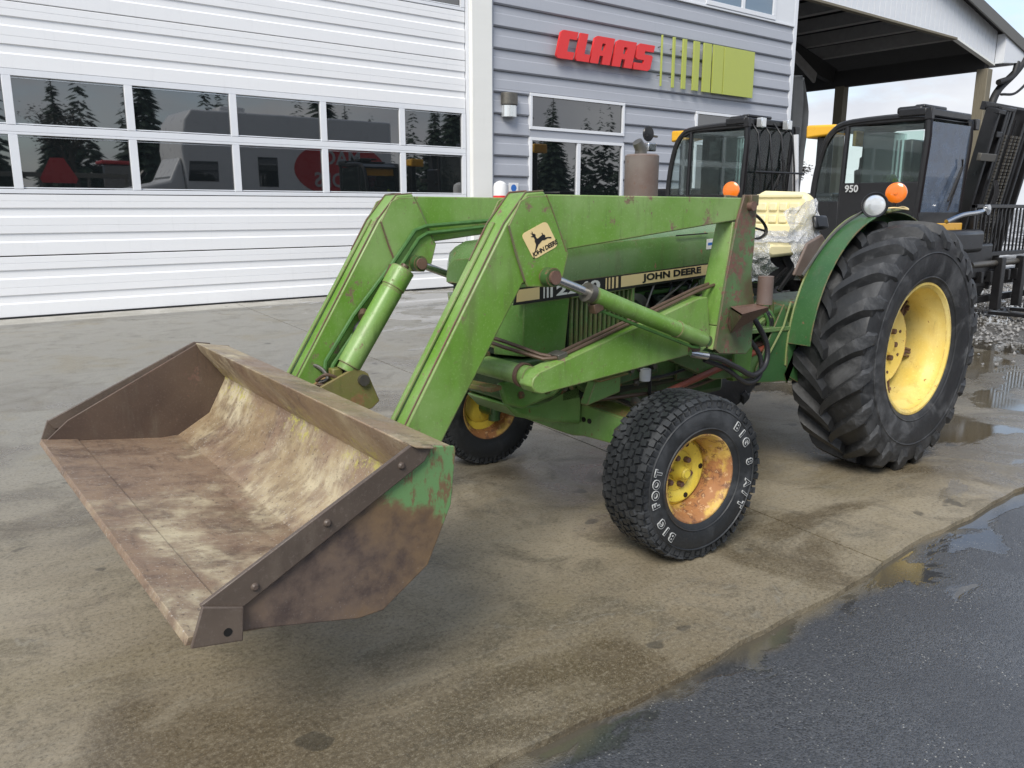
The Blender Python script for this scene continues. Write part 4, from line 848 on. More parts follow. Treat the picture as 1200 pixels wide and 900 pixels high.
# ---- seat with torn clear plastic cover
st = MB().prismx([(-.285, 1.40), (-.295, 1.56), (-.27, 1.625), (-.22, 1.645), (.04, 1.635), (.10, 1.605), (.125, 1.50), (.12, 1.36), (-.27, 1.36)], .12, .205).build('seat_backrest', 'foam', TR, .022)
for i, (yy, ww) in enumerate(((-.22, .075), (-.135, .06), (-.06, .06), (.02, .075))):
    for k in range(2): MB().box((.210, yy, 1.545-.075*k), (.02, ww, .052)).build('cushion_pad', 'foam', TR, .008)
MB().box((.208, -.10, 1.612), (.018, .33, .022)).build('cushion_pad', 'foam', TR, .006)
MB().box((.208, -.10, 1.412), (.02, .34, .05)).build('cushion_pad', 'foam', TR, .008)
MB().prism([(.16, 1.265), (.16, 1.32), (.62, 1.335), (.66, 1.31), (.66, 1.27), (.60, 1.25)], -.29, .15).build('seat_cushion', 'foam', TR, .02)
MB().prism([(.16, 1.12), (.16, 1.26), (.58, 1.25), (.50, 1.05)], -.20, .08).build('seat_base', 'black_matt', TR, .01)
MB().box((.13, .155, 1.45), (.14, .035, .09), Matrix.Rotation(.3, 3, 'X')).build('armrest_knob', 'black', TR, .02)
MB().prism([(.42, 1.14), (.30, 1.33), (.14, 1.38), (.06, 1.30), (.20, 1.10)], .165, .185).build('side_guard', 'rust_pale', TR, .01)
MB().tube([(.60, .10, 1.03), (.40, .12, 1.18), (.46, .12, 1.24)], .012, 8).build('seat_lever', 'black', TR); MB().tube([(.50, .14, 1.05), (.36, .16, 1.20)], .014, 8).build('seat_lever', 'black', TR)
def crumple(name, f, nu, nv, seed, amp):
    random.seed(seed); m = MB(); P = []
    for i in range(nu+1):
        for k in range(nv+1):
            p = Vector(f(i/nu, k/nv)); P.append(p+Vector((random.uniform(-1, 1), random.uniform(-1, 1), random.uniform(-1, 1)))*amp)
    fs = [(i*(nv+1)+k, i*(nv+1)+k+1, (i+1)*(nv+1)+k+1, (i+1)*(nv+1)+k) for i in range(nu) for k in range(nv)]
    o = m.add(P, fs).build(name, 'plastic', TR, 0, 0); s_ = o.modifiers.new('t', 'SOLIDIFY'); s_.thickness = .0008; return o
crumple('plastic_cover', lambda u, v: (.235+.03*math.sin(u*3)+v*.05, -.30+.44*u, 1.40-.11*v), 16, 8, 1, .008)
crumple('plastic_cover', lambda u, v: (.22+.46*v, -.30+.46*u, 1.345), 14, 14, 2, .009)
crumple('plastic_cover', lambda u, v: (.66+.05*math.sin(v*3)-.10*v*u, -.31+.48*u, 1.34-.24*v*(.6+.4*math.sin(u*5+1)**2)), 14, 9, 3, .012)
crumple('plastic_cover', lambda u, v: (.16+.32*v-.1*u, .135+.04*u, 1.60-.42*u-.08*v), 12, 6, 4, .013)
# ---- rear fenders with lamps
for s in (1, -1):
    yi, yo = (.415, .555) if s > 0 else (-.76, -.64)
    A = arc(0, .725, .792, 5, 128, 26); B = arc(0, .725, .784, 128, 5, 26)
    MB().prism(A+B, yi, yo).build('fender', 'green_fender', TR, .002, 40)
    ed = yi if s > 0 else yo
    MB().tube([(p[0], ed, p[1]) for p in arc(0, .725, .795, -4, 128, 30)], .006, 8).build('fender_bead', 'green_arm', TR)
    pl = arc(0, .725, .785, -12, 128, 18)+[(-.45, .55), (.55, .50), (.80, .62)]
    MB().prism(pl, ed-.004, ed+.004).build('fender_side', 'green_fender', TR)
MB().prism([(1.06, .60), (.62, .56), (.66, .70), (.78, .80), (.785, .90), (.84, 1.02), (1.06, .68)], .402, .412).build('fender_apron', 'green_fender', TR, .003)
MB().tube([(.80, .425, 1.03), (.86, .43, .90), (1.00, .425, .72)], .006, 6).build('fender_bead', 'green_arm', TR)
# lamp bracket and round work lamp
MB().tube([(.10, .50, 1.50), (.12, .52, 1.545)], .015, 8).build('lamp_bracket', 'black', TR)
fd = Vector((.93, .33, .0)).normalized()
def disc_lamp(c, d, prof, name, mat, seg=28):
    d = Vector(d).normalized(); z = Vector((0, 0, 1)); a = d.cross(z).normalized(); b = a.cross(d)
    m = MB(); vs = []
    for k in range(seg):
        t = 2*math.pi*k/seg
        for r, q in prof: vs.append(Vector(c)+(a*math.cos(t)+b*math.sin(t))*r+d*q)
    n = len(prof); m.add(vs, [(k*n+i, k*n+i+1, ((k+1) % seg)*n+i+1, ((k+1) % seg)*n+i) for k in range(seg) for i in range(n-1)])
    return m.build(name, mat, TR)
lc = Vector((.20, .535, 1.555))
disc_lamp(lc, fd, [(0, -.075), (.035, -.07), (.062, -.04), (.072, 0), (.074, .012), (.070, .018), (.060, .016), (.060, .012)], 'work_lamp_housing', 'black')
disc_lamp(lc, fd, [(.0615, .008), (.05, .012), (.025, .014), (0, .0145)], 'work_lamp_lens', 'white_lens')
ac = Vector((.03, .565, 1.625))
disc_lamp(ac, fd, [(0, -.030), (.035, -.030), (.054, -.020), (.060, 0), (.058, .010), (.048, .016), (.030, .019), (.012, .019), (.011, .024), (0, .025)], 'amber_lamp', 'orange')
MB().tube([(.03, .555, 1.515), (.03, .56, 1.575)], .014, 8).build('lamp_bracket', 'black', TR)
MB().box((.05, .535, 1.525), (.16, .10, .012), Matrix.Rotation(.1, 3, 'Y')).build('lamp_bracket', 'green_dark', TR, .003)
MB().tube(smooth_path([(.14, .52, 1.53), (.10, .60, 1.54), (-.02, .62, 1.53), (-.06, .56, 1.545), (.02, .53, 1.52)], 6), .005, 6).build('lamp_wire', 'cream', TR)
MB().tube(smooth_path([(.70, .42, 1.17), (.52, .43, 1.34), (.36, .44, 1.445), (.20, .46, 1.515)], 6), .008, 6).build('lamp_wire', 'steel_dull', TR)
fl = Vector((.036, -.60, 1.655))
disc_lamp(fl, (1, .3, 0), [(0, -.030), (.035, -.030), (.054, -.020), (.060, 0), (.058, .010), (.048, .016), (.02, .019), (0, .020)], 'amber_lamp', 'orange')
MB().tube([(.04, -.60, 1.50), (.04, -.60, 1.60)], .012, 8).build('lamp_bracket', 'black', TR)

# ================================================================== THE WORKSHOP BUILDING
WY = 13.2
BD = empty('dealership_building', (1.76, WY, 0)); BX = 1.76          # children are given in world x, shifted by the parent
BD.location = (0, 0, 0)
tag(BD, 'workshop building with wide white overhead door and blue-grey siding wall', 'building')
MB().bx(-14, 9.2, WY+.35, WY+18, 0, 9.5).build('wall_core', 'joint_dark', BD, smooth=0)
MB().bx(9.2, 19.60, WY+.05, WY+18, 0, 9.5).build('wall_core', 'joint_dark', BD, smooth=0)
MB().bx(9.30, 9.765, WY-.13, WY+.3, 0, 9.5).build('corner_post', 'trim_white', BD, .006)
MB().bx(9.24, 9.298, WY-.03, WY+.3, 0, 9.5).build('door_track', 'frame_white', BD, .003)
MB().bx(9.77, 9.835, WY-.07, WY+.1, 0, 9.5).build('corner_trim', 'grey_siding', BD, .004)
MB().bx(19.50, 19.64, WY-.045, WY+.1, 0, 9.5).build('corner_trim', 'frame_white', BD, .004)
MB().bx(19.60, 19.63, WY+.1, WY+18, 0, 9.5).build('side_wall', 'upper_white', BD)
# overhead door: ribbed sections, two window rows, and a third high up
OD = empty('overhead_door', (0, 0, 0)); OD.parent = BD
Y = WY
prof = [(0, 0), (.006, -.006), (.178, -.006), (.198, .012), (.302, .014), (.310, -.006), (.408, -.006), (.412, .000), (.416, -.006), (.528, -.006), (.548, .012), (.654, .014), (.662, -.006), (.748, -.006), (.752, .000), (.756, -.006), (.838, -.006), (.844, 0)]
x0d, x1d = -13.9, 9.22
def section(z, h=.85):
    q = h/.85; pts = [(Y+d, z+p*q) for p, d in prof]+[(Y+.06, z+.842*q), (Y+.06, z)]
    MB().prismx(pts, x0d, x1d).build('door_section', 'door_white', OD, smooth=0)
section(.02, .835); section(.865, .835); section(3.335, .85); section(4.19, .85)
for z0, z1 in ((6.95, .9),): section(z0); section(z0+.86)
MB().bx(x0d, x1d, Y-.01, Y+.05, 0, .018).build('bottom_seal', 'black_matt', OD)
def window_row(z0, z1, g0, g1):
    MB().bx(x0d, x1d, Y-.012, Y+.045, z0, g0).build('window_rail', 'frame_white', OD, .004)
    MB().bx(x0d, x1d, Y-.012, Y+.045, g1, z1).build('window_rail', 'frame_white', OD, .004)
    k0 = -10; n = 0
    xs = [1.76+1.52*k for k in range(k0, 5)]+[9.17]
    for i, x in enumerate(xs):
        MB().bx(x-.055 if i < len(xs)-1 else x-.03, x+.055 if i < len(xs)-1 else x+.05, Y-.016, Y+.045, g0+.002, g1-.002).build('mullion', 'frame_white', OD, .004)
    for a, b in zip(xs[:-1], xs[1:]):
        tx = random.uniform(-.0015, .0015); tz = random.uniform(-.0015, .0015)
        p = MB().box(((a+b)/2, 0, (g0+g1)/2), (b-a-.10, .012, g1-g0)).build('pane', 'glass', OD, smooth=0); p.location = (0, Y+.030, 0); 
        MB().bx(a+.056, b-.056, Y+.012, Y+.024, g1-.028, g1-.018).build('pane_seal', 'steel', OD)
        MB().bx(a+.056, b-.056, Y+.006, Y+.020, g0+.012, g0+.026).build('pane_seal', 'frame_white', OD)
random.seed(21)
window_row(1.705, 2.520, 1.765, 2.485); window_row(2.522, 3.330, 2.610, 3.245)
window_row(5.045, 5.86, 5.10, 5.80); window_row(5.862, 6.94, 5.95, 6.85)
# blue-grey lap siding, board by board, cut round the openings
openings = [(10.74, 13.42, .05, 3.76), (15.80, 18.48, .05, 3.76)]
def spans(x0, x1, z0, z1):
    out = [(x0, x1)]
    for a, b, c, d in openings:
        if z1 <= c or z0 >= d: continue
        nw = []
        for p, q in out:
            if b <= p or a >= q: nw.append((p, q)); continue
            if a > p: nw.append((p, a))
            if b < q: nw.append((b, q))
        out = nw
    return out
LP = .3935; zt = 6.05; k = 0
while zt > .02:
    z0 = max(.0, zt-LP)
    lo = z0; cuts = sorted({z0, zt}|{v for o in openings for v in (o[2], o[3]) if z0 < v < zt})
    for a_, b_ in zip(cuts[:-1], cuts[1:]):
        for xa, xb in spans(9.84, 19.50, a_, b_):
            f = lambda z: -.052+.040*(z-z0)/LP if z-z0 > .06 else -.052
            pts = [(WY+.04, a_+.003), (WY+f(a_)*(1 if a_ > z0 else .55), a_+.003), (WY+f(a_+.02), a_+.03)] if a_ == z0 else [(WY+.04, a_), (WY+f(a_), a_)]
            if a_ < z0+.24 < b_: pts += [(WY+f(z0+.235), z0+.235), (WY+f(z0+.25)+.014, z0+.250)]
            pts += [(WY+f(b_)+(.014 if b_ > z0+.24 else 0), b_-.004), (WY+.04, b_-.004)]
            MB().prismx(pts, xa, xb).build('siding_board', 'grey_siding', BD, smooth=0)
    zt -= LP
# pale cladding above, in wide panels, with a window
MB().bx(9.84, 19.50, WY-.06, WY+.02, 6.053, 6.10).build('flashing', 'frame_white', BD, .003)
for xa, xb in ((9.84, 12.9), (12.905, 15.96), (18.665, 19.50)): MB().bx(xa, xb, WY-.04, WY+.04, 6.103, 9.5).build('cladding_panel', 'upper_white', BD, .004)
MB().bx(15.965, 18.66, WY-.04, WY+.04, 8.0, 9.5).build('cladding_panel', 'upper_white', BD, .004)
def window(x0, x1, z0, z1, mull, glass='glass', fr=.06):
    w_ = empty('window', (0, 0, 0)); w_.parent = BD
    MB().bx(x0, x1, WY-.075, WY+.02, z1-fr, z1).build('frame', 'frame_white', w_, .004); MB().bx(x0, x1, WY-.075, WY+.02, z0, z0+fr).build('frame', 'frame_white', w_, .004)
    for x in (x0, x1-fr): MB().bx(x, x+fr, WY-.073, WY+.02, z0+fr+.001, z1-fr-.001).build('frame', 'frame_white', w_, .004)
    xs = [x0+fr]+[m for m in mull]+[x1-fr]
    for m in mull: MB().bx(m-.05, m+.05, WY-.069, WY+.02, z0+fr+.001, z1-fr-.001).build('mullion', 'frame_white', w_, .004)
    for a, b in zip(xs[:-1], xs[1:]): MB().bx(a, b, WY-.030, WY-.018, z0+fr, z1-fr).build('pane', glass, w_, smooth=0)
    return w_
window(10.745, 13.415, 3.05, 3.745, []); MB().bx(10.745, 13.415, WY-.05, WY, 2.905, 3.045).build('panel_strip', 'grey_siding', BD, .003)
window(10.745, 13.415, .06, 2.90, [12.08]); MB().bx(10.80, 12.02, WY-.016, WY-.012, 1.2, 2.8).build('blind', 'joint_dark', BD)
window(15.805, 18.475, 3.05, 3.745, []); window(15.805, 18.475, .06, 3.04, [17.1])
window(15.97, 18.655, 6.105, 7.99, [17.36], 'glass_sky', .10)
MB().bx(-14.2, 19.8, WY-.3, WY+18.2, 9.5, 9.7).build('roof', 'upper_white', BD)

# ---- raised sign letters on the siding
SG = empty('wall_sign', (0, 0, 0)); tag(SG, 'red CLAAS lettering with lime green bars fixed high on the siding', 'sign')
SL = .16
def letter(polys, x0, x1, z0, z1, name='sign_letter'):
    def mp_(p, wmax=7.0): return (x0+(x1-x0)*p[0]/wmax+SL*(p[1]/10-.5)*.9, z0+(z1-z0)*p[1]/10)
    me = shape_data([[mp_(p) for p in q] for q in polys], 'sign_red', .05)
    put(me, name, SG, (0, WY-.16, 0), (1, 0, 0), (0, 0, 1))
Cc = [[(0, 1), (.9, 0), (7, 0), (7, 2.7), (4.0, 2.7), (4.0, 7.2), (7, 7.2), (7, 10), (.9, 10), (0, 9.1)]]
Ll = [[(0, .8), (.8, 0), (7, 0), (7, 2.7), (4.0, 2.7), (4.0, 10), (0, 10)]]
Aa = [[(0, 0), (2.9, 0), (2.9, 3.0), (4.1, 3.0), (4.1, 0), (7, 0), (7, 10), (.9, 10), (0, 9.1)], [(3.0, 5.0), (4.1, 5.0), (4.1, 7.6), (3.0, 7.6)]]
Ss = [[(0, 0), (6.1, 0), (7, .9), (7, 5.6), (6.4, 6.1), (3.4, 6.1), (3.4, 7.4), (7, 7.4), (7, 10), (.9, 10), (0, 9.1), (0, 4.6), (.9, 3.9), (3.7, 3.9), (3.7, 2.6), (0, 2.6)]]
letter(Cc, 11.37, 11.83, 4.44, 4.98); letter(Ll, 11.89, 12.27, 4.44, 4.98); letter(Aa, 12.30, 12.87, 4.44, 4.98); letter(Aa, 12.93, 13.53, 4.44, 4.98); letter(Ss, 13.58, 14.10, 4.44, 4.98)
for xa, xb in ((14.415, 14.445), (14.79, 14.86), (15.12, 15.25), (15.50, 15.70), (15.85, 16.13), (16.20, 16.57), (16.605, 17.77)):
    MB().bx(xa, xb, WY-.17, WY-.13, 4.17, 5.24).build('sign_bar', 'sign_green', SG, .003)
    for z in (4.4, 5.0): MB().tube([((xa+xb)/2, WY-.13, z), ((xa+xb)/2, WY-.03, z)], .01, 6).build('standoff', 'steel_dull', SG)
# wall lamp
WL = empty('wall_lamp', (10.21, WY-.05, 3.24)); tag(WL, 'half-round wall lamp with dark cap and pale diffuser beside the window', 'lamp')
hp = [(.19*math.cos(a), -.19*math.sin(a)*.9) for a in [math.pi*i/14 for i in range(15)]]
MB().prismz(hp, .225, .45).build('lamp_cap', 'steel_dull', WL, .012); MB().prismz([(a*.9, b*.9) for a, b in hp], .0, .222).build('diffuser', 'white_lens', WL, .008)
# bollard and small notice
BO = empty('bollard', (9.55, 12.55, 0)); tag(BO, 'white safety bollard with a red band beside the door post', 'bollard')
MB().lathe([(0, 2.015), (.06, 2.0), (.115, 1.96), (.13, 1.90), (.13, 1.74)], seg=28, axis='z').build('post_top', 'white_paint', BO)
MB().lathe([(.1305, 1.70), (.133, 1.70), (.133, 1.74), (.1305, 1.74)], seg=28, axis='z', closed=True).build('red_band', 'sign_red', BO)
MB().lathe([(.13, 1.70), (.13, 0), (0, 0)], seg=28, axis='z').build('post', 'white_paint', BO)
NB = empty('parking_notice', (10.33, WY-.06, 1.80)); tag(NB, 'small blue and white notice on the siding left of the window', 'sign')
MB().bx(-.12, .12, -.012, 0, -.02, .2).build('plate', 'white_paint', NB, .003); MB().lathe([(0, -.014), (.07, -.014), (.07, -.012)], (0, 0, .10), seg=20).build('symbol', 'blue', NB)
# grey tarpaulin hanging at the corner
def tarp():
    random.seed(31); m = MB(); nu, nv = 26, 34; top, bot = 5.0, .3
    for side in (0, 1):
        pass
    vs = []
    for i in range(nu+1):
        u = i/nu
        for k in range(nv+1):
            v = k/nv; z = top-(top-bot)*v
            wd = (.30+.42*min(1, v*5)+.10*math.sin(v*7)) * (1-.25*max(0, v-.5))
            x = 19.72+u*wd; y = WY+.10+.10*math.sin(u*13+v*3)+.05*math.sin(u*31+v*5)-.22*math.sin(math.pi*u)*.7
            if v == 0: z -= .35*u
            vs.append((x, y, z))
    m.add(vs, [(i*(nv+1)+k, i*(nv+1)+k+1, (i+1)*(nv+1)+k+1, (i+1)*(nv+1)+k) for i in range(nu) for k in range(nv)])
    o = m.build('tarpaulin', 'fabric'); s_ = o.modifiers.new('t', 'SOLIDIFY'); s_.thickness = .02; tag(o, 'dark grey tarpaulin hanging bunched at the building corner', 'tarpaulin')
tarp()

# ================================================================== OPEN SHED BEYOND THE CORNER
SH_ = empty('open_shed', (0, 0, 0)); tag(SH_, 'open pole shed with white gable fascia and dark timber roof', 'shed')
XE, EZ, Y0, Y1 = 31.15, 6.20, 13.2, 33.0; RX, RZ = 21.5, 6.20+.235*(XE-21.5)
def rz_(x): return 6.88+.222*(33.9-x) if x > RX else 6.88+.222*(33.9-RX)-.222*(RX-x)
# vertically ribbed gable fascia with haunched lower edge, strip by strip
x = 19.72; 
while x < XE+.2:
    xb = min(x+.30, XE+.25)
    def low(q): return 6.85 if q < 28.46 else 6.85-.166*(q-28.46)
    MB().prism([(x, low(x)), (xb-.03, low(xb-.03)), (xb-.03, rz_(xb)-.05), (x, rz_(x)-.05)], Y0-.035, Y0).build('fascia_panel', 'upper_white', SH_, smooth=0)
    MB().prism([(xb-.03, low(xb)), (xb, low(xb)), (xb, rz_(xb)-.05), (xb-.03, rz_(xb)-.05)], Y0-.018, Y0).build('fascia_rib', 'upper_white', SH_, smooth=0)
    x = xb
MB().prism([(19.7, 6.80), (28.46, 6.80), (28.46, 6.86), (19.7, 6.86)], Y0-.06, Y0+.10).build('fascia_trim', 'wood', SH_)
MB().prism([(28.46, 6.80), (31.4, 6.30), (31.4, 6.36), (28.46, 6.86)], Y0-.06, Y0+.10).build('fascia_trim', 'trim_white', SH_)
# roof sheet, rake flashing, eave overhang
MB().prism([(33.95, 6.83), (RX, rz_(RX)-.04), (19.7, rz_(19.7)-.04), (19.7, rz_(19.7)+.06), (RX, rz_(RX)+.06), (33.95, 6.95)], Y0-.35, Y1).build('roof_sheet', 'roof_dark', SH_, smooth=0)
MB().prism([(34.0, 6.62), (RX, rz_(RX)-.24), (RX, rz_(RX)+.10), (34.0, 6.98)], Y0-.40, Y0-.34).build('rake_flashing', 'steel_dull', SH_, smooth=0)
MB().prism([(31.4, 6.36), (33.9, 6.60), (33.9, 6.80), (31.4, 7.30)], Y0-.33, Y0-.036).build('soffit', 'upper_white', SH_, smooth=0)
MB().bx(33.80, 33.98, Y0-.3, Y1, 6.62, 6.86).build('gutter', 'upper_white', SH_)
x = 20.3
while x < 31.0: MB().bx(x, x+.30, Y0+.1, Y1-.2, min(rz_(x), rz_(x+.3))-.52, min(rz_(x), rz_(x+.3))-.10).build('purlin', 'purlin', SH_); x += 1.22
for yb in (18.9, 24.2, 29.5):
    MB().prism([(19.7, rz_(19.7)-.95), (XE, 6.30), (XE, 6.85), (RX, rz_(RX)-.50), (19.7, rz_(19.7)-.55)], yb, yb+.25).build('roof_truss', 'roof_dark', SH_, smooth=0)
    MB().prism([(25.6, 8.1), (26.0, 8.15), (29.6, 6.55), (29.5, 6.2)], yb-.1, yb).build('knee_brace', 'purlin', SH_, smooth=0)
MB().bx(XE-.16, XE+.16, Y0+.1, Y1, 6.15, 6.75).build('eave_beam', 'roof_dark', SH_)
for yb in (13.35, 18.65, 24.3, 29.6, 32.8): MB().bx(XE-.19, XE+.19, yb-.19, yb+.19, 0, 6.18).build('post', 'wood', SH_, .02)
MB().tube(smooth_path([(33.1, 12.85, 6.65), (32.6, 12.95, 6.15), (31.9, 13.1, 5.60), (31.45, 13.1, 5.10), (31.42, 13.1, 4.6)], 6), .13, 10).build('downspout', 'black_matt', SH_)
MB().tube(smooth_path([(31.5, 13.0, 5.75), (32.3, 12.9, 6.0), (32.6, 12.9, 6.5)], 6), .10, 10).build('downspout', 'black_matt', SH_)
cb = MB().tube(smooth_path([(31.6, 12.9, 5.35), (32.6, 12.8, 5.50), (33.6, 12.7, 6.3), (33.9, 12.6, 7.6), (34.3, 12.2, 10.0), (34.8, 11.5, 13.5)], 8), .045, 8).build('overhead_cable', 'black_matt'); tag(cb, 'dark cable looping up from the corner post of the shed', 'cable')

# ================================================================== TWO TELEHANDLERS BEHIND THE TRACTOR
def telehandler(x, y, s, label, number=None, guard=False):
    """local: origin under the front right corner of the cab, machine faces -y"""
    T = empty('telehandler', (x, y, 0)); T.scale = (s, s, s); tag(T, label, 'telehandler', 'yellow and black telehandlers parked behind the tractor')
    W, Ld, H, S = 1.20, 1.50, 2.66, 1.25       # cab width, depth, roof height, sill
    def col(a, b, r=.05): return MB().tube([a, b], r, 8)
    # cab frame: curved rear roof line
    side = [(0.0, H-.05), (.12, H), (1.02, H-.01), (1.28, H-.10), (1.42, H-.32), (1.52, H-.80), (1.55, S-.15)]
    for xx, nm in ((.03, 'side_frame'), (W-.03, 'side_frame')):
        MB().tube(smooth_path([(xx, p[0], p[1]) for p in [(.07, S-.25), (.02, 1.9), (0.0, H-.12)]+side[1:]], 4), .045, 8).build(nm, 'black', T)
        MB().tube([(xx, 1.08, H-.05), (xx, 1.12, S-.2)], .035, 8).build('door_pillar', 'black', T)
        SG_ = 1.86 if number else 1.62
        MB().prismx([(.06, SG_), (1.08, SG_), (1.08, H-.07), (.06, H-.09)], xx-.008, xx+.004).build('door_glass', 'cab_glass', T, smooth=0)
        MB().prismx([(1.14, 1.62), (1.50, 1.62), (1.46, 2.2), (1.26, H-.14), (1.14, H-.07)], xx-.008, xx+.004).build('rear_quarter_glass', 'cab_glass', T, smooth=0)
        MB().prismx([(.05, .75), (1.10, .75), (1.10, SG_), (.05, SG_)], xx-.03, xx+.02).build('door_panel', 'black', T, .01)
        MB().prismx([(1.12, .75), (1.55, .75), (1.55, 1.62), (1.12, 1.62)], xx-.03, xx+.02).build('side_panel', 'black', T, .01)
        MB().box((xx-.05 if xx < .5 else xx+.05, .20, 1.52), (.03, .12, .03)).build('door_handle', 'steel', T, .005)
    # roof
    MB().prismx([(0, H-.02), (.12, H+.01), (1.02, H), (1.28, H-.09), (1.24, H-.13), (1.0, H-.06), (.05, H-.06)], .0, W).build('cab_roof', 'black', T, .02)
    MB().box((W/2, .20, H+.05), (W+.06, .36, .10)).build('roof_visor', 'black', T, .02)
    # windscreen, wipers
    MB().loft([(.07, -.015, H-.07), (W-.07, -.015, H-.07), (W-.05, .03, 1.47), (.10, .03, 1.47)], [(.07, -.027, H-.07), (W-.07, -.027, H-.07), (W-.05, .018, 1.47), (.10, .018, 1.47)]).build('windscreen', 'screen_glass' if not guard else 'cab_glass', T, smooth=0)
    MB().box((W/2, .03, 1.40), (W-.02, .06, .16)).build('lower_screen_frame', 'black', T, .01)
    MB().tube([(.70, -.04, 1.50), (.98, -.045, 2.05), (.94, -.05, 2.16)], .012, 6).build('wiper', 'black', T); MB().tube([(.66, -.05, 1.62), (.96, -.05, 2.06)], .018, 6).build('wiper_blade', 'black_matt', T)
    MB().box((W/2, .85, 2.0), (W-.1, .03, 1.1)).build('rear_glass', 'cab_glass', T)
    # seat, wheel, console
    MB().prismx([(.66, 1.30), (1.10, 1.30), (1.16, 2.05), (1.02, 2.06), (.94, 1.45), (.66, 1.42)], .38, .84).build('driver_seat', 'black_matt', T, .03)
    MB().box((.62, 1.10, 2.14), (.28, .10, .18)).build('headrest', 'black_matt', T, .03)
    if number:
        MB().prismx([(.58, 1.40), (.98, 1.40), (1.00, 1.98), (.88, 2.02), (.62, 1.55)], .86, 1.02).build('hi_vis_jacket', 'hi_vis', T, .03)
        MB().bx(.1, 1.1, 1.0, 1.05, 2.35, 2.55).build('headliner', 'machine_yellow', T, .01)
    wm = MB().lathe([(.19, -.012), (.205, 0), (.19, .012), (.178, 0)], seg=24, axis='z', closed=True); wm = wm.build('steering_wheel', 'black_matt', T); wm.location = (.62, .40, 1.62); wm.rotation_euler = (R(28), 0, 0)
    MB().tube([(.62, .2, 1.2), (.62, .40, 1.61)], .04, 8).build('steering_column', 'black_matt', T)
    # chassis, boom on the far side, engine pod, wheels
    MB().bx(-.05, 2.0, -.15, 3.3, .55, 1.05).build('chassis', 'black', T, .04)
    MB().bx(.0, 1.2, -.35, -.05, .95, 1.25).build('front_wing', 'black', T, .06)
    MB().box((.62, -.02, 1.385-.10), (1.1, .05, .10)).build('yellow_cowl', 'machine_yellow', T, .01)
    bm_ = MB().loft([(1.38, 3.1, 1.3), (1.78, 3.1, 1.3), (1.78, 3.1, 1.6), (1.38, 3.1, 1.6)], [(1.30, .5, .95), (1.60, .5, .95), (1.60, .5, 1.25), (1.30, .5, 1.25)]); bm_.build('boom', 'machine_yellow', T, .03)
    MB().loft([(.92, 1.80, 2.60), (1.3, 1.80, 2.60), (1.3, 1.80, 2.74), (.92, 1.80, 2.74)], [(.92, 2.3, 2.56), (1.3, 2.3, 2.56), (1.3, 2.3, 2.76), (.92, 2.3, 2.76)]).build('boom_head', 'machine_yellow', T, .03)
    MB().bx(.9, 1.38, 1.75, 3.2, 1.05, 1.75).build('boom_tower', 'black', T, .04)
    MB().bx(1.0, 1.15, 1.95, 2.15, 1.7, 2.58).build('boom_post', 'black', T, .02)
    MB().bx(0, .9, 1.7, 3.2, 1.05, 1.35).build('engine_cover', 'black', T, .06)
    for wx in (-.0, 1.85):
        for wy in (.45, 2.5):
            wh = empty('wheel', (wx, wy, .55)); wh.parent = T
            MB().lathe([(.30, -.16), (.36, -.20), (.50, -.19), (.56, -.14), (.57, 0), (.56, .14), (.50, .19), (.36, .20), (.30, .16)], seg=40, axis='x', closed=True).build('tyre', 'tyre', wh)
            MB().lathe([(0, -.08), (.15, -.08), (.30, -.14), (.31, .14), (.15, .08), (0, .08)], seg=32, axis='x').build('rim', 'machine_yellow', wh)
    # fender mirror, roof lamps
    MB().box((W/2-.10, .42, H+.12), (.36, .34, .10)).build('roof_beacon_base', 'black', T, .03)
    MB().box((W/2+.06, .30, H+.16), (.62, .14, .05)).build('roof_lamp_bar', 'black', T, .02)
    MB().box((.02, .0, H+.02), (.09, .09, .14)).build('work_light', 'black', T, .01); MB().box((W+.08, .0, H-.04), (.12, .10, .14)).build('work_light', 'black', T, .01)
    if guard:
        for q in (.14, .44, .74, 1.04):
            MB().tube([(q, .30, H+.06), (q, .02, H+.04), (q, -.12, H-.14), (q+.05, -.16, 2.0), (q+.10, -.18, 1.42)], .015, 8).build('guard_bar', 'black', T)
        MB().tube([(.02, -.20, 1.95), (1.30, -.20, 1.95)], .016, 8).build('guard_rail', 'black', T)
        for q in (.30, .98): MB().box((q, -.05, H+.03), (.12, .10, .14)).build('work_light', 'white_lens', T, .01)
        MB().tube([(1.22, -.05, H-.10), (1.32, -.1, 1.2)], .05, 8).build('grab_pillar', 'upper_white', T)
        ar = MB().tube([(.55, 2.3, H-.02), (-.10, 1.95, H-.05)], .02, 6).build('mirror_arm', 'black', T)
        MB().lathe([(0, -.02), (.12, -.015), (.13, 0), (.12, .02), (0, .025)], (-.02, 1.98, H-.02), seg=20).build('mirror', 'black', T)
        MB().box((.0, 1.95, H-.24), (.20, .12, .14)).build('mirror_mount', 'steel', T, .02)
    if number:
        put(text_data(number, .13, 'letter_white', .003, .003), 'machine_number', T, (-.025, .93, 1.78), (0, -1, 0), (0, 0, 1))
    return T
MT['screen_glass'] = dust_haze_glass('sky_sheen_windscreen', (.72, .78, .84), .42, (.20, .26, .36), 1.9)  # pale blue diffuse colour stands in for sky reflected in the windscreen
telehandler(10.62, 5.15, 1.0, 'black telehandler cab numbered 950 with windscreen painted with a pale blue sky sheen', '950')
telehandler(11.62, 8.60, 1.08, 'telehandler with barred windscreen guard in front of the siding', None, True)

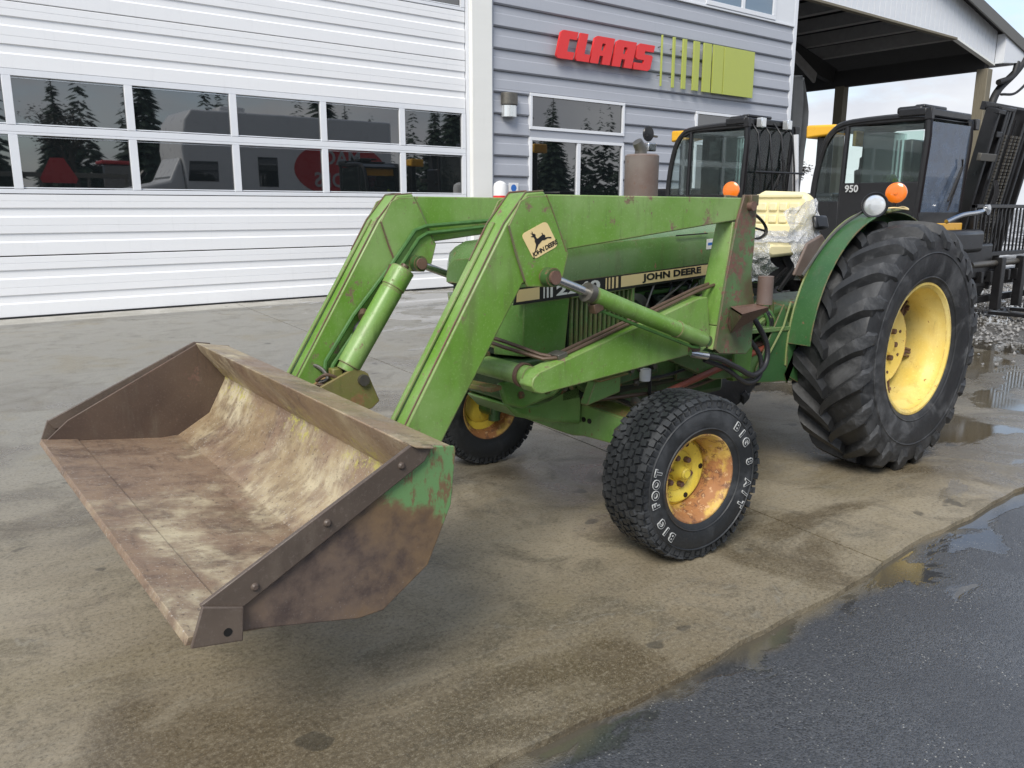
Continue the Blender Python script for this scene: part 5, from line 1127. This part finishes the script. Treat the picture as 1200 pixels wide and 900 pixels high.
# upright forklift mast leaning forward, with a slatted load guard and forks on the ground
FM = empty('forklift_mast', (13.32, 6.05, 0)); tag(FM, 'black forklift mast with chains and slatted load guard standing at the right', 'forklift mast')
TL = Matrix.Rotation(R(10), 3, 'X')
def tb(x0, x1, y0, y1, z0, z1, name='mast_plate', mat='black', bev=.008):
    m = MB().bx(x0, x1, y0, y1, z0, z1); m.v = [tuple(TL @ Vector(v)) for v in m.v]; return m.build(name, mat, FM, bev)
for x0, x1 in ((0, .34), (1.30, 1.64)):
    tb(x0+.05, x1-.05, .0, .04, .25, 2.98); tb(x0, x0+.07, -.10, .10, .2, 3.02, 'mast_channel'); tb(x1-.07, x1, -.10, .10, .2, 3.02, 'mast_channel')
for x0 in (.42, .56, 1.06, 1.19): tb(x0, x0+.08, -.07, .12, .2, 3.06, 'mast_channel')
for z in (2.98, 1.55, .6): tb(-.02, 1.66, .10, .18, z, z+.12, 'mast_crossbar')
tb(-.30, .22, -.16, -.10, 2.27, 2.38, 'mast_bracket', 'steel_dull'); tb(-.16, .10, -.16, -.10, 2.94, 3.00, 'mast_bracket'); tb(.10, .30, -.12, -.10, 2.62, 2.70, 'mast_bracket')
tb(-.02, .5, -.13, -.08, 3.0, 3.05, 'mast_bracket')
for xx in (.74, .90):
    m = MB().tube([TL @ Vector((xx, .03, .3)), TL @ Vector((xx, .03, 2.9))], .045, 10).build('lift_cylinder', 'black', FM)
for c_ in (.47, .70, .84, .98):
    m1 = MB()
    for k in range(34):
        p = TL @ Vector((c_, -.10, 1.0+k*.05)); MB().box(p, (.055 if k % 2 else .034, .025, .036), TL).build('chain_link', 'steel_dull', FM)
for k in range(3): MB().tube(smooth_path([TL @ Vector((.40+.06*k, -.14, 2.0)), TL @ Vector((.44+.06*k, -.20, 1.8)), TL @ Vector((.42+.06*k, -.18, 1.5)), TL @ Vector((.5, -.14, 1.2))], 4), .016, 8).build('hydraulic_hose', 'hose', FM)
gy = -1.0
def gb(x0, x1, y0, y1, z0, z1, name, mat='black', bev=.006): return MB().bx(x0, x1, gy+y0, gy+y1, z0, z1).build(name, mat, FM, bev)
gb(-1.38, 1.9, -.03, .03, 1.53, 1.58, 'guard_rail'); gb(-1.38, 1.9, -.03, .03, .86, .92, 'guard_rail')
gb(-1.38, -1.33, -.03, .03, .2, 1.58, 'guard_post')
for k in range(24): gb(-1.25+k*.13, -1.222+k*.13, -.012, .012, .92, 1.53, 'guard_slat')
MB().tube([(-1.40, gy-.06, .76), (1.9, gy-.06, .76)], .045, 12).build('carriage_bar', 'steel_dull', FM)
gb(-1.38, 1.9, -.02, .05, .20, .30, 'carriage_bar'); gb(-1.38, 1.9, -.02, .05, .44, .50, 'carriage_bar'); gb(-1.38, 1.9, .0, .05, .58, .66, 'carriage_bar')
for xx in (-.62, .12, .75, 1.4):
    gb(xx, xx+.13, -.16, -.05, .10, .84, 'fork_shank'); gb(xx, xx+.13, -1.25, -.05, .02, .07, 'fork_blade')
for k in range(9): gb(-1.1+k*.3, -1.03+k*.3, -.10, .0, .50, .66, 'hose_block')
gb(-1.3, -.2, .25, 1.2, .25, .95, 'axle_housing', 'black_matt', .04)
MB().bx(-.62, -.10, .30, .9, 1.2, 2.55).build('hydraulic_tank', 'black', FM, .03)
MB().tube(smooth_path([(-2.35, -1.1, 1.36), (-2.05, -1.15, 1.44), (-1.75, -1.2, 1.47), (-1.52, -1.2, 1.50)], 5), .030, 8).build('lock_lever', 'steel', FM); MB().lathe([(0, -.03), (.07, -.02), (.07, .02), (0, .03)], (-1.48, -1.22, 1.51), seg=16).build('lever_knob', 'steel', FM)

# ================================================================== PLANTS BEHIND THE SHED
def bush(x, y, h, w_, mat, name, label, cat, group, n=900, seed=1, leaf=.05):
    random.seed(seed); T = empty(name, (x, y, 0)); tag(T, label, cat, group)
    t = MB(); tips = []
    def br(p, d, ln, r, lv):
        q = p+d*ln; mid = p+d*ln*.5+Vector((random.uniform(-1, 1), random.uniform(-1, 1), 0))*ln*.06
        t.tube([p, mid, q], [r, r*.8, r*.55], 5, False)
        if lv == 0: tips.append(q); return
        for _ in range(3 if lv > 1 else 4):
            a = random.random()*6.28; s_ = random.uniform(.35, .75)
            br(p+d*ln*random.uniform(.55, 1), (d+Vector((math.cos(a)*s_, math.sin(a)*s_, random.uniform(-.1, .3)))).normalized(), ln*random.uniform(.55, .8), r*.55, lv-1)
    br(Vector((0, 0, 0)), Vector((0, 0, 1)), h*.34, h*.025, 4)
    t.build('trunk', 'bark', T)
    m = MB()
    for i in range(n):
        c = random.choice(tips)+Vector((random.gauss(0, w_*.05), random.gauss(0, w_*.05), random.gauss(0, h*.03)))
        s_ = leaf*random.uniform(.5, 1.4); mt = Matrix.Rotation(random.random()*6.28, 3, 'Z') @ Matrix.Rotation(random.random()*6.28, 3, 'X')
        m.add([c+mt @ Vector(v) for v in ((-s_, 0, 0), (0, -s_*.4, 0), (s_, 0, 0), (0, s_*.4, 0))], [(0, 1, 2, 3)])
    m.build('crown', mat, T, smooth=0)
    return T
def conifer(x, y, h, seed, label):
    random.seed(seed); T = empty('conifer_tree', (x, y, 0)); tag(T, label, 'tree', 'trees mirrored in the door windows')
    MB().tube([(0, 0, 0), (0, 0, h)], [h*.018, .02], 8).build('trunk', 'bark', T)
    m = MB()
    for i in range(int(h*55)):
        z = h*(1-(random.random()**.7)*.88); rr = (h-z)*.24+.15; a = random.random()*6.28; d = Vector((math.cos(a), math.sin(a), -.35+random.uniform(-.1, .15))); ln = rr*random.uniform(.6, 1.1); wd = ln*.22
        p = Vector((0, 0, z)); q = p+d*ln; n_ = Vector((-math.sin(a), math.cos(a), 0))
        m.add([p, p+d*ln*.6+n_*wd, q, p+d*ln*.6-n_*wd, p+d*ln*.6+Vector((0, 0, .12*ln))], [(0, 1, 4), (1, 2, 4), (2, 3, 4), (3, 0, 4)])
    m.build('crown', 'conifer', T, smooth=0)
bush(36, 24, 4.6, 3.0, 'twig', 'shrub', 'leafless brown shrub growing behind the tarpaulin at the building corner', 'shrub', None, 1500, 4, .07)
bush(33.5, 26.5, 3.4, 3.0, 'conifer', 'shrub', 'low dark green shrub behind the building corner', 'shrub', None, 1800, 9, .08)
LPile = empty('lumber_pile', (22.5, 14.6, 0)); tag(LPile, 'pile of weathered planks stacked under the shed', 'lumber')
for i in range(7):
    for k in range(3): MB().box((.02*i, .16*k, .12+.28*i), (3.2, .13, .20)).build('plank', 'wood' if (i+k) % 3 else 'red_rod', LPile, .01)

# ================================================================== WHAT THE DOOR WINDOWS MIRROR (stands behind the camera)
TK = empty('tool_truck', (7.2, -2.0, 0)); tag(TK, 'white delivery truck with red band, seen mirrored in the door windows', 'truck')
MB().prism([(1.6, .9), (9.2, .9), (9.2, 4.65), (1.75, 4.65), (1.5, 4.3), (1.35, 3.4)], -2.6, 0).build('box_body', 'white_paint', TK, .06)
MB().prism([(1.60, .9), (1.35, 3.15), (.95, 2.35), (-.35, 2.05), (-.55, 1.7), (-.55, .8)], -2.35, -.15).build('cab', 'white_paint', TK, .08)
MB().prism([(1.36, 3.08), (.98, 2.42), (1.02, 2.38), (1.42, 3.05)], -2.2, -.3).build('windscreen', 'glass', TK)
MB().prism([(1.50, 2.35), (1.58, 3.0), (2.5, 3.0), (2.5, 2.35)], -.01, .012).build('cab_window', 'glass', TK)
MB().bx(3.9, 4.6, .0, .012, 2.2, 3.2).build('side_window', 'glass', TK); MB().bx(1.7, 9.18, .0, .010, .95, 1.7).build('red_band', 'red', TK); MB().bx(1.7, 9.18, .0, .012, 1.70, 1.85).build('yellow_band', 'yellow_band', TK)
el = [(7.05+1.85*math.cos(a), 2.85+.98*math.sin(a)) for a in [2*math.pi*i/40 for i in range(40)]]
MB().prism(el, .001, .014).build('red_panel', 'red', TK, smooth=0)
for t_, z_ in (('MAC', 3.25), ('TOOLS', 2.45)): put(text_data(t_, .72, 'letter_white', .012, .012), 'truck_lettering', TK, (7.1, .022, z_), (-1, 0, 0), (0, 0, 1))
for wx in (.4, 6.9): MB().lathe([(0, -.15), (.28, -.15), (.5, -.16), (.52, -.1), (.52, .1), (.5, .14), (.28, .10), (0, .08)], (wx, -.2, .52), seg=30).build('wheel', 'black_matt', TK)
MB().bx(3.0, 3.9, -1.7, -.9, 4.66, 4.9).build('roof_unit', 'white_paint', TK, .05); MB().tube([(-.2, .12, 2.2), (.1, .15, 2.6)], .09, 8).build('mirror', 'black', TK)
TRL = empty('flatbed_trailer', (5.9, -8.0, 0)); tag(TRL, 'grey implement carrier with orange triangle, mirrored in the left window', 'trailer')
MB().bx(-2.2, 2.4, -1.2, 0, 1.3, 2.0).build('bed', 'steel_dull', TRL, .03); MB().bx(-2.2, 2.4, -.05, 0, 2.55, 2.72).build('rail', 'steel_dull', TRL, .01)
for xx in (-2.1, -.6, 1.0, 2.3): MB().bx(xx-.05, xx+.05, -.10, -.02, 2.0, 2.55).build('stake', 'steel_dull', TRL)
MB().prism([(-.55, 2.35), (.55, 2.35), (.62, 2.5), (.22, 3.25), (-.22, 3.25), (-.62, 2.5)], .01, .03).build('triangle_sign', 'red', TRL)
for xx in (-1.4, 1.6): MB().lathe([(0, -.2), (.3, -.2), (.55, -.2), (.6, -.1), (.6, .1), (.55, .15), (.3, .1), (0, .1)], (xx, -.3, .6), seg=26).build('wheel', 'black_matt', TRL)
RT = empty('red_tractor', (8.6, -9.5, 0)); tag(RT, 'small red tractor standing beside the truck, mirrored in the windows', 'tractor')
MB().bx(-.4, .4, -1.2, 1.0, 1.2, 2.1).build('hood', 'red', RT, .08); MB().bx(-.6, .6, -2.2, -1.2, 1.4, 3.2).build('cab', 'glass', RT, .06); MB().bx(-.65, .65, -2.3, -1.1, 3.2, 3.35).build('cab_roof', 'red', RT, .05)
for xx in (-.75, .75):
    MB().lathe([(0, -.2), (.4, -.2), (.85, -.18), (.9, 0), (.85, .18), (.4, .2), (0, .2)], (xx, -1.7, .9), seg=26, axis='x').build('rear_wheel', 'black_matt', RT)
    MB().lathe([(0, -.14), (.25, -.14), (.48, -.12), (.5, 0), (.48, .12), (.25, .14), (0, .14)], (xx, .5, .5), seg=26, axis='x').build('front_wheel', 'black_matt', RT)
tl = ['tall', 'slender', 'broad', 'short', 'leaning', 'ragged', 'dense', 'sparse', 'narrow', 'drooping', 'pointed', 'bushy', 'lofty', 'stocky']
random.seed(77)
for i, t_ in enumerate(tl):
    conifer(-2+4.6*i+random.uniform(-1.3, 1.3), -38+random.uniform(-4, 3), 9.5+random.uniform(-3, 5.5), 40+i, '%s dark conifer %s of the mirrored tree line' % (t_, ['at the left end', 'second from the left', 'third from the left', 'left of the middle', 'near the middle', 'beyond the trailer', 'beyond the red tractor', 'beyond the truck cab', 'beyond the truck box', 'right of the middle', 'beyond the truck tail', 'third from the right', 'second from the right', 'at the right end'][i]))
wd_ = MB(); random.seed(91)
for t_ in range(90):
    tx, ty, th_ = random.uniform(-25, 85), random.uniform(-52, -43), random.uniform(7, 15)
    for i in range(150):
        z = th_*(1-(random.random()**.7)*.95); rr = (th_-z)*.22+.15; a = random.random()*6.28; d = Vector((math.cos(a), math.sin(a), -.35+random.uniform(-.1, .15))); ln = rr*random.uniform(.6, 1.1); wd = ln*.24
        p = Vector((tx, ty, z)); n_ = Vector((-math.sin(a), math.cos(a), 0)); wd_.add([p, p+d*ln*.6+n_*wd, p+d*ln, p+d*ln*.6-n_*wd, p+d*ln*.6+Vector((0, 0, .12*ln))], [(0, 1, 4), (1, 2, 4), (2, 3, 4), (3, 0, 4)])
tag(wd_.build('conifer_wood', 'conifer', smooth=0), 'far conifer wood across the road behind the photographer', 'woodland', kind='stuff')
bush(2.0, -30, 11.5, 7, 'twig', 'bare_tree', 'large bare deciduous tree mirrored in the leftmost window', 'tree', None, 1500, 15, .10)
bush(10.5, -29, 10, 6, 'twig', 'bare_tree', 'bare branching tree rising above the mirrored truck cab', 'tree', None, 1300, 16, .10)
hm = MB(); random.seed(9)
for i in range(9000):
    x = random.uniform(-30, 80); z = random.uniform(0, 3.6+1.0*math.sin(x*.4)); y = -46+random.uniform(-2, 2); s_ = random.uniform(.12, .34)
    mt = Matrix.Rotation(random.random()*6.28, 3, 'Z') @ Matrix.Rotation(random.random()*6.28, 3, 'X'); hm.add([Vector((x, y, z))+mt @ Vector(v)*s_ for v in ((-1, 0, 0), (0, -.6, 0), (1, 0, 0), (0, .6, 0))], [(0, 1, 2, 3)])
tag(hm.build('tree_line', 'conifer', smooth=0), 'far dark wood across the road behind the photographer', 'woodland', kind='stuff')
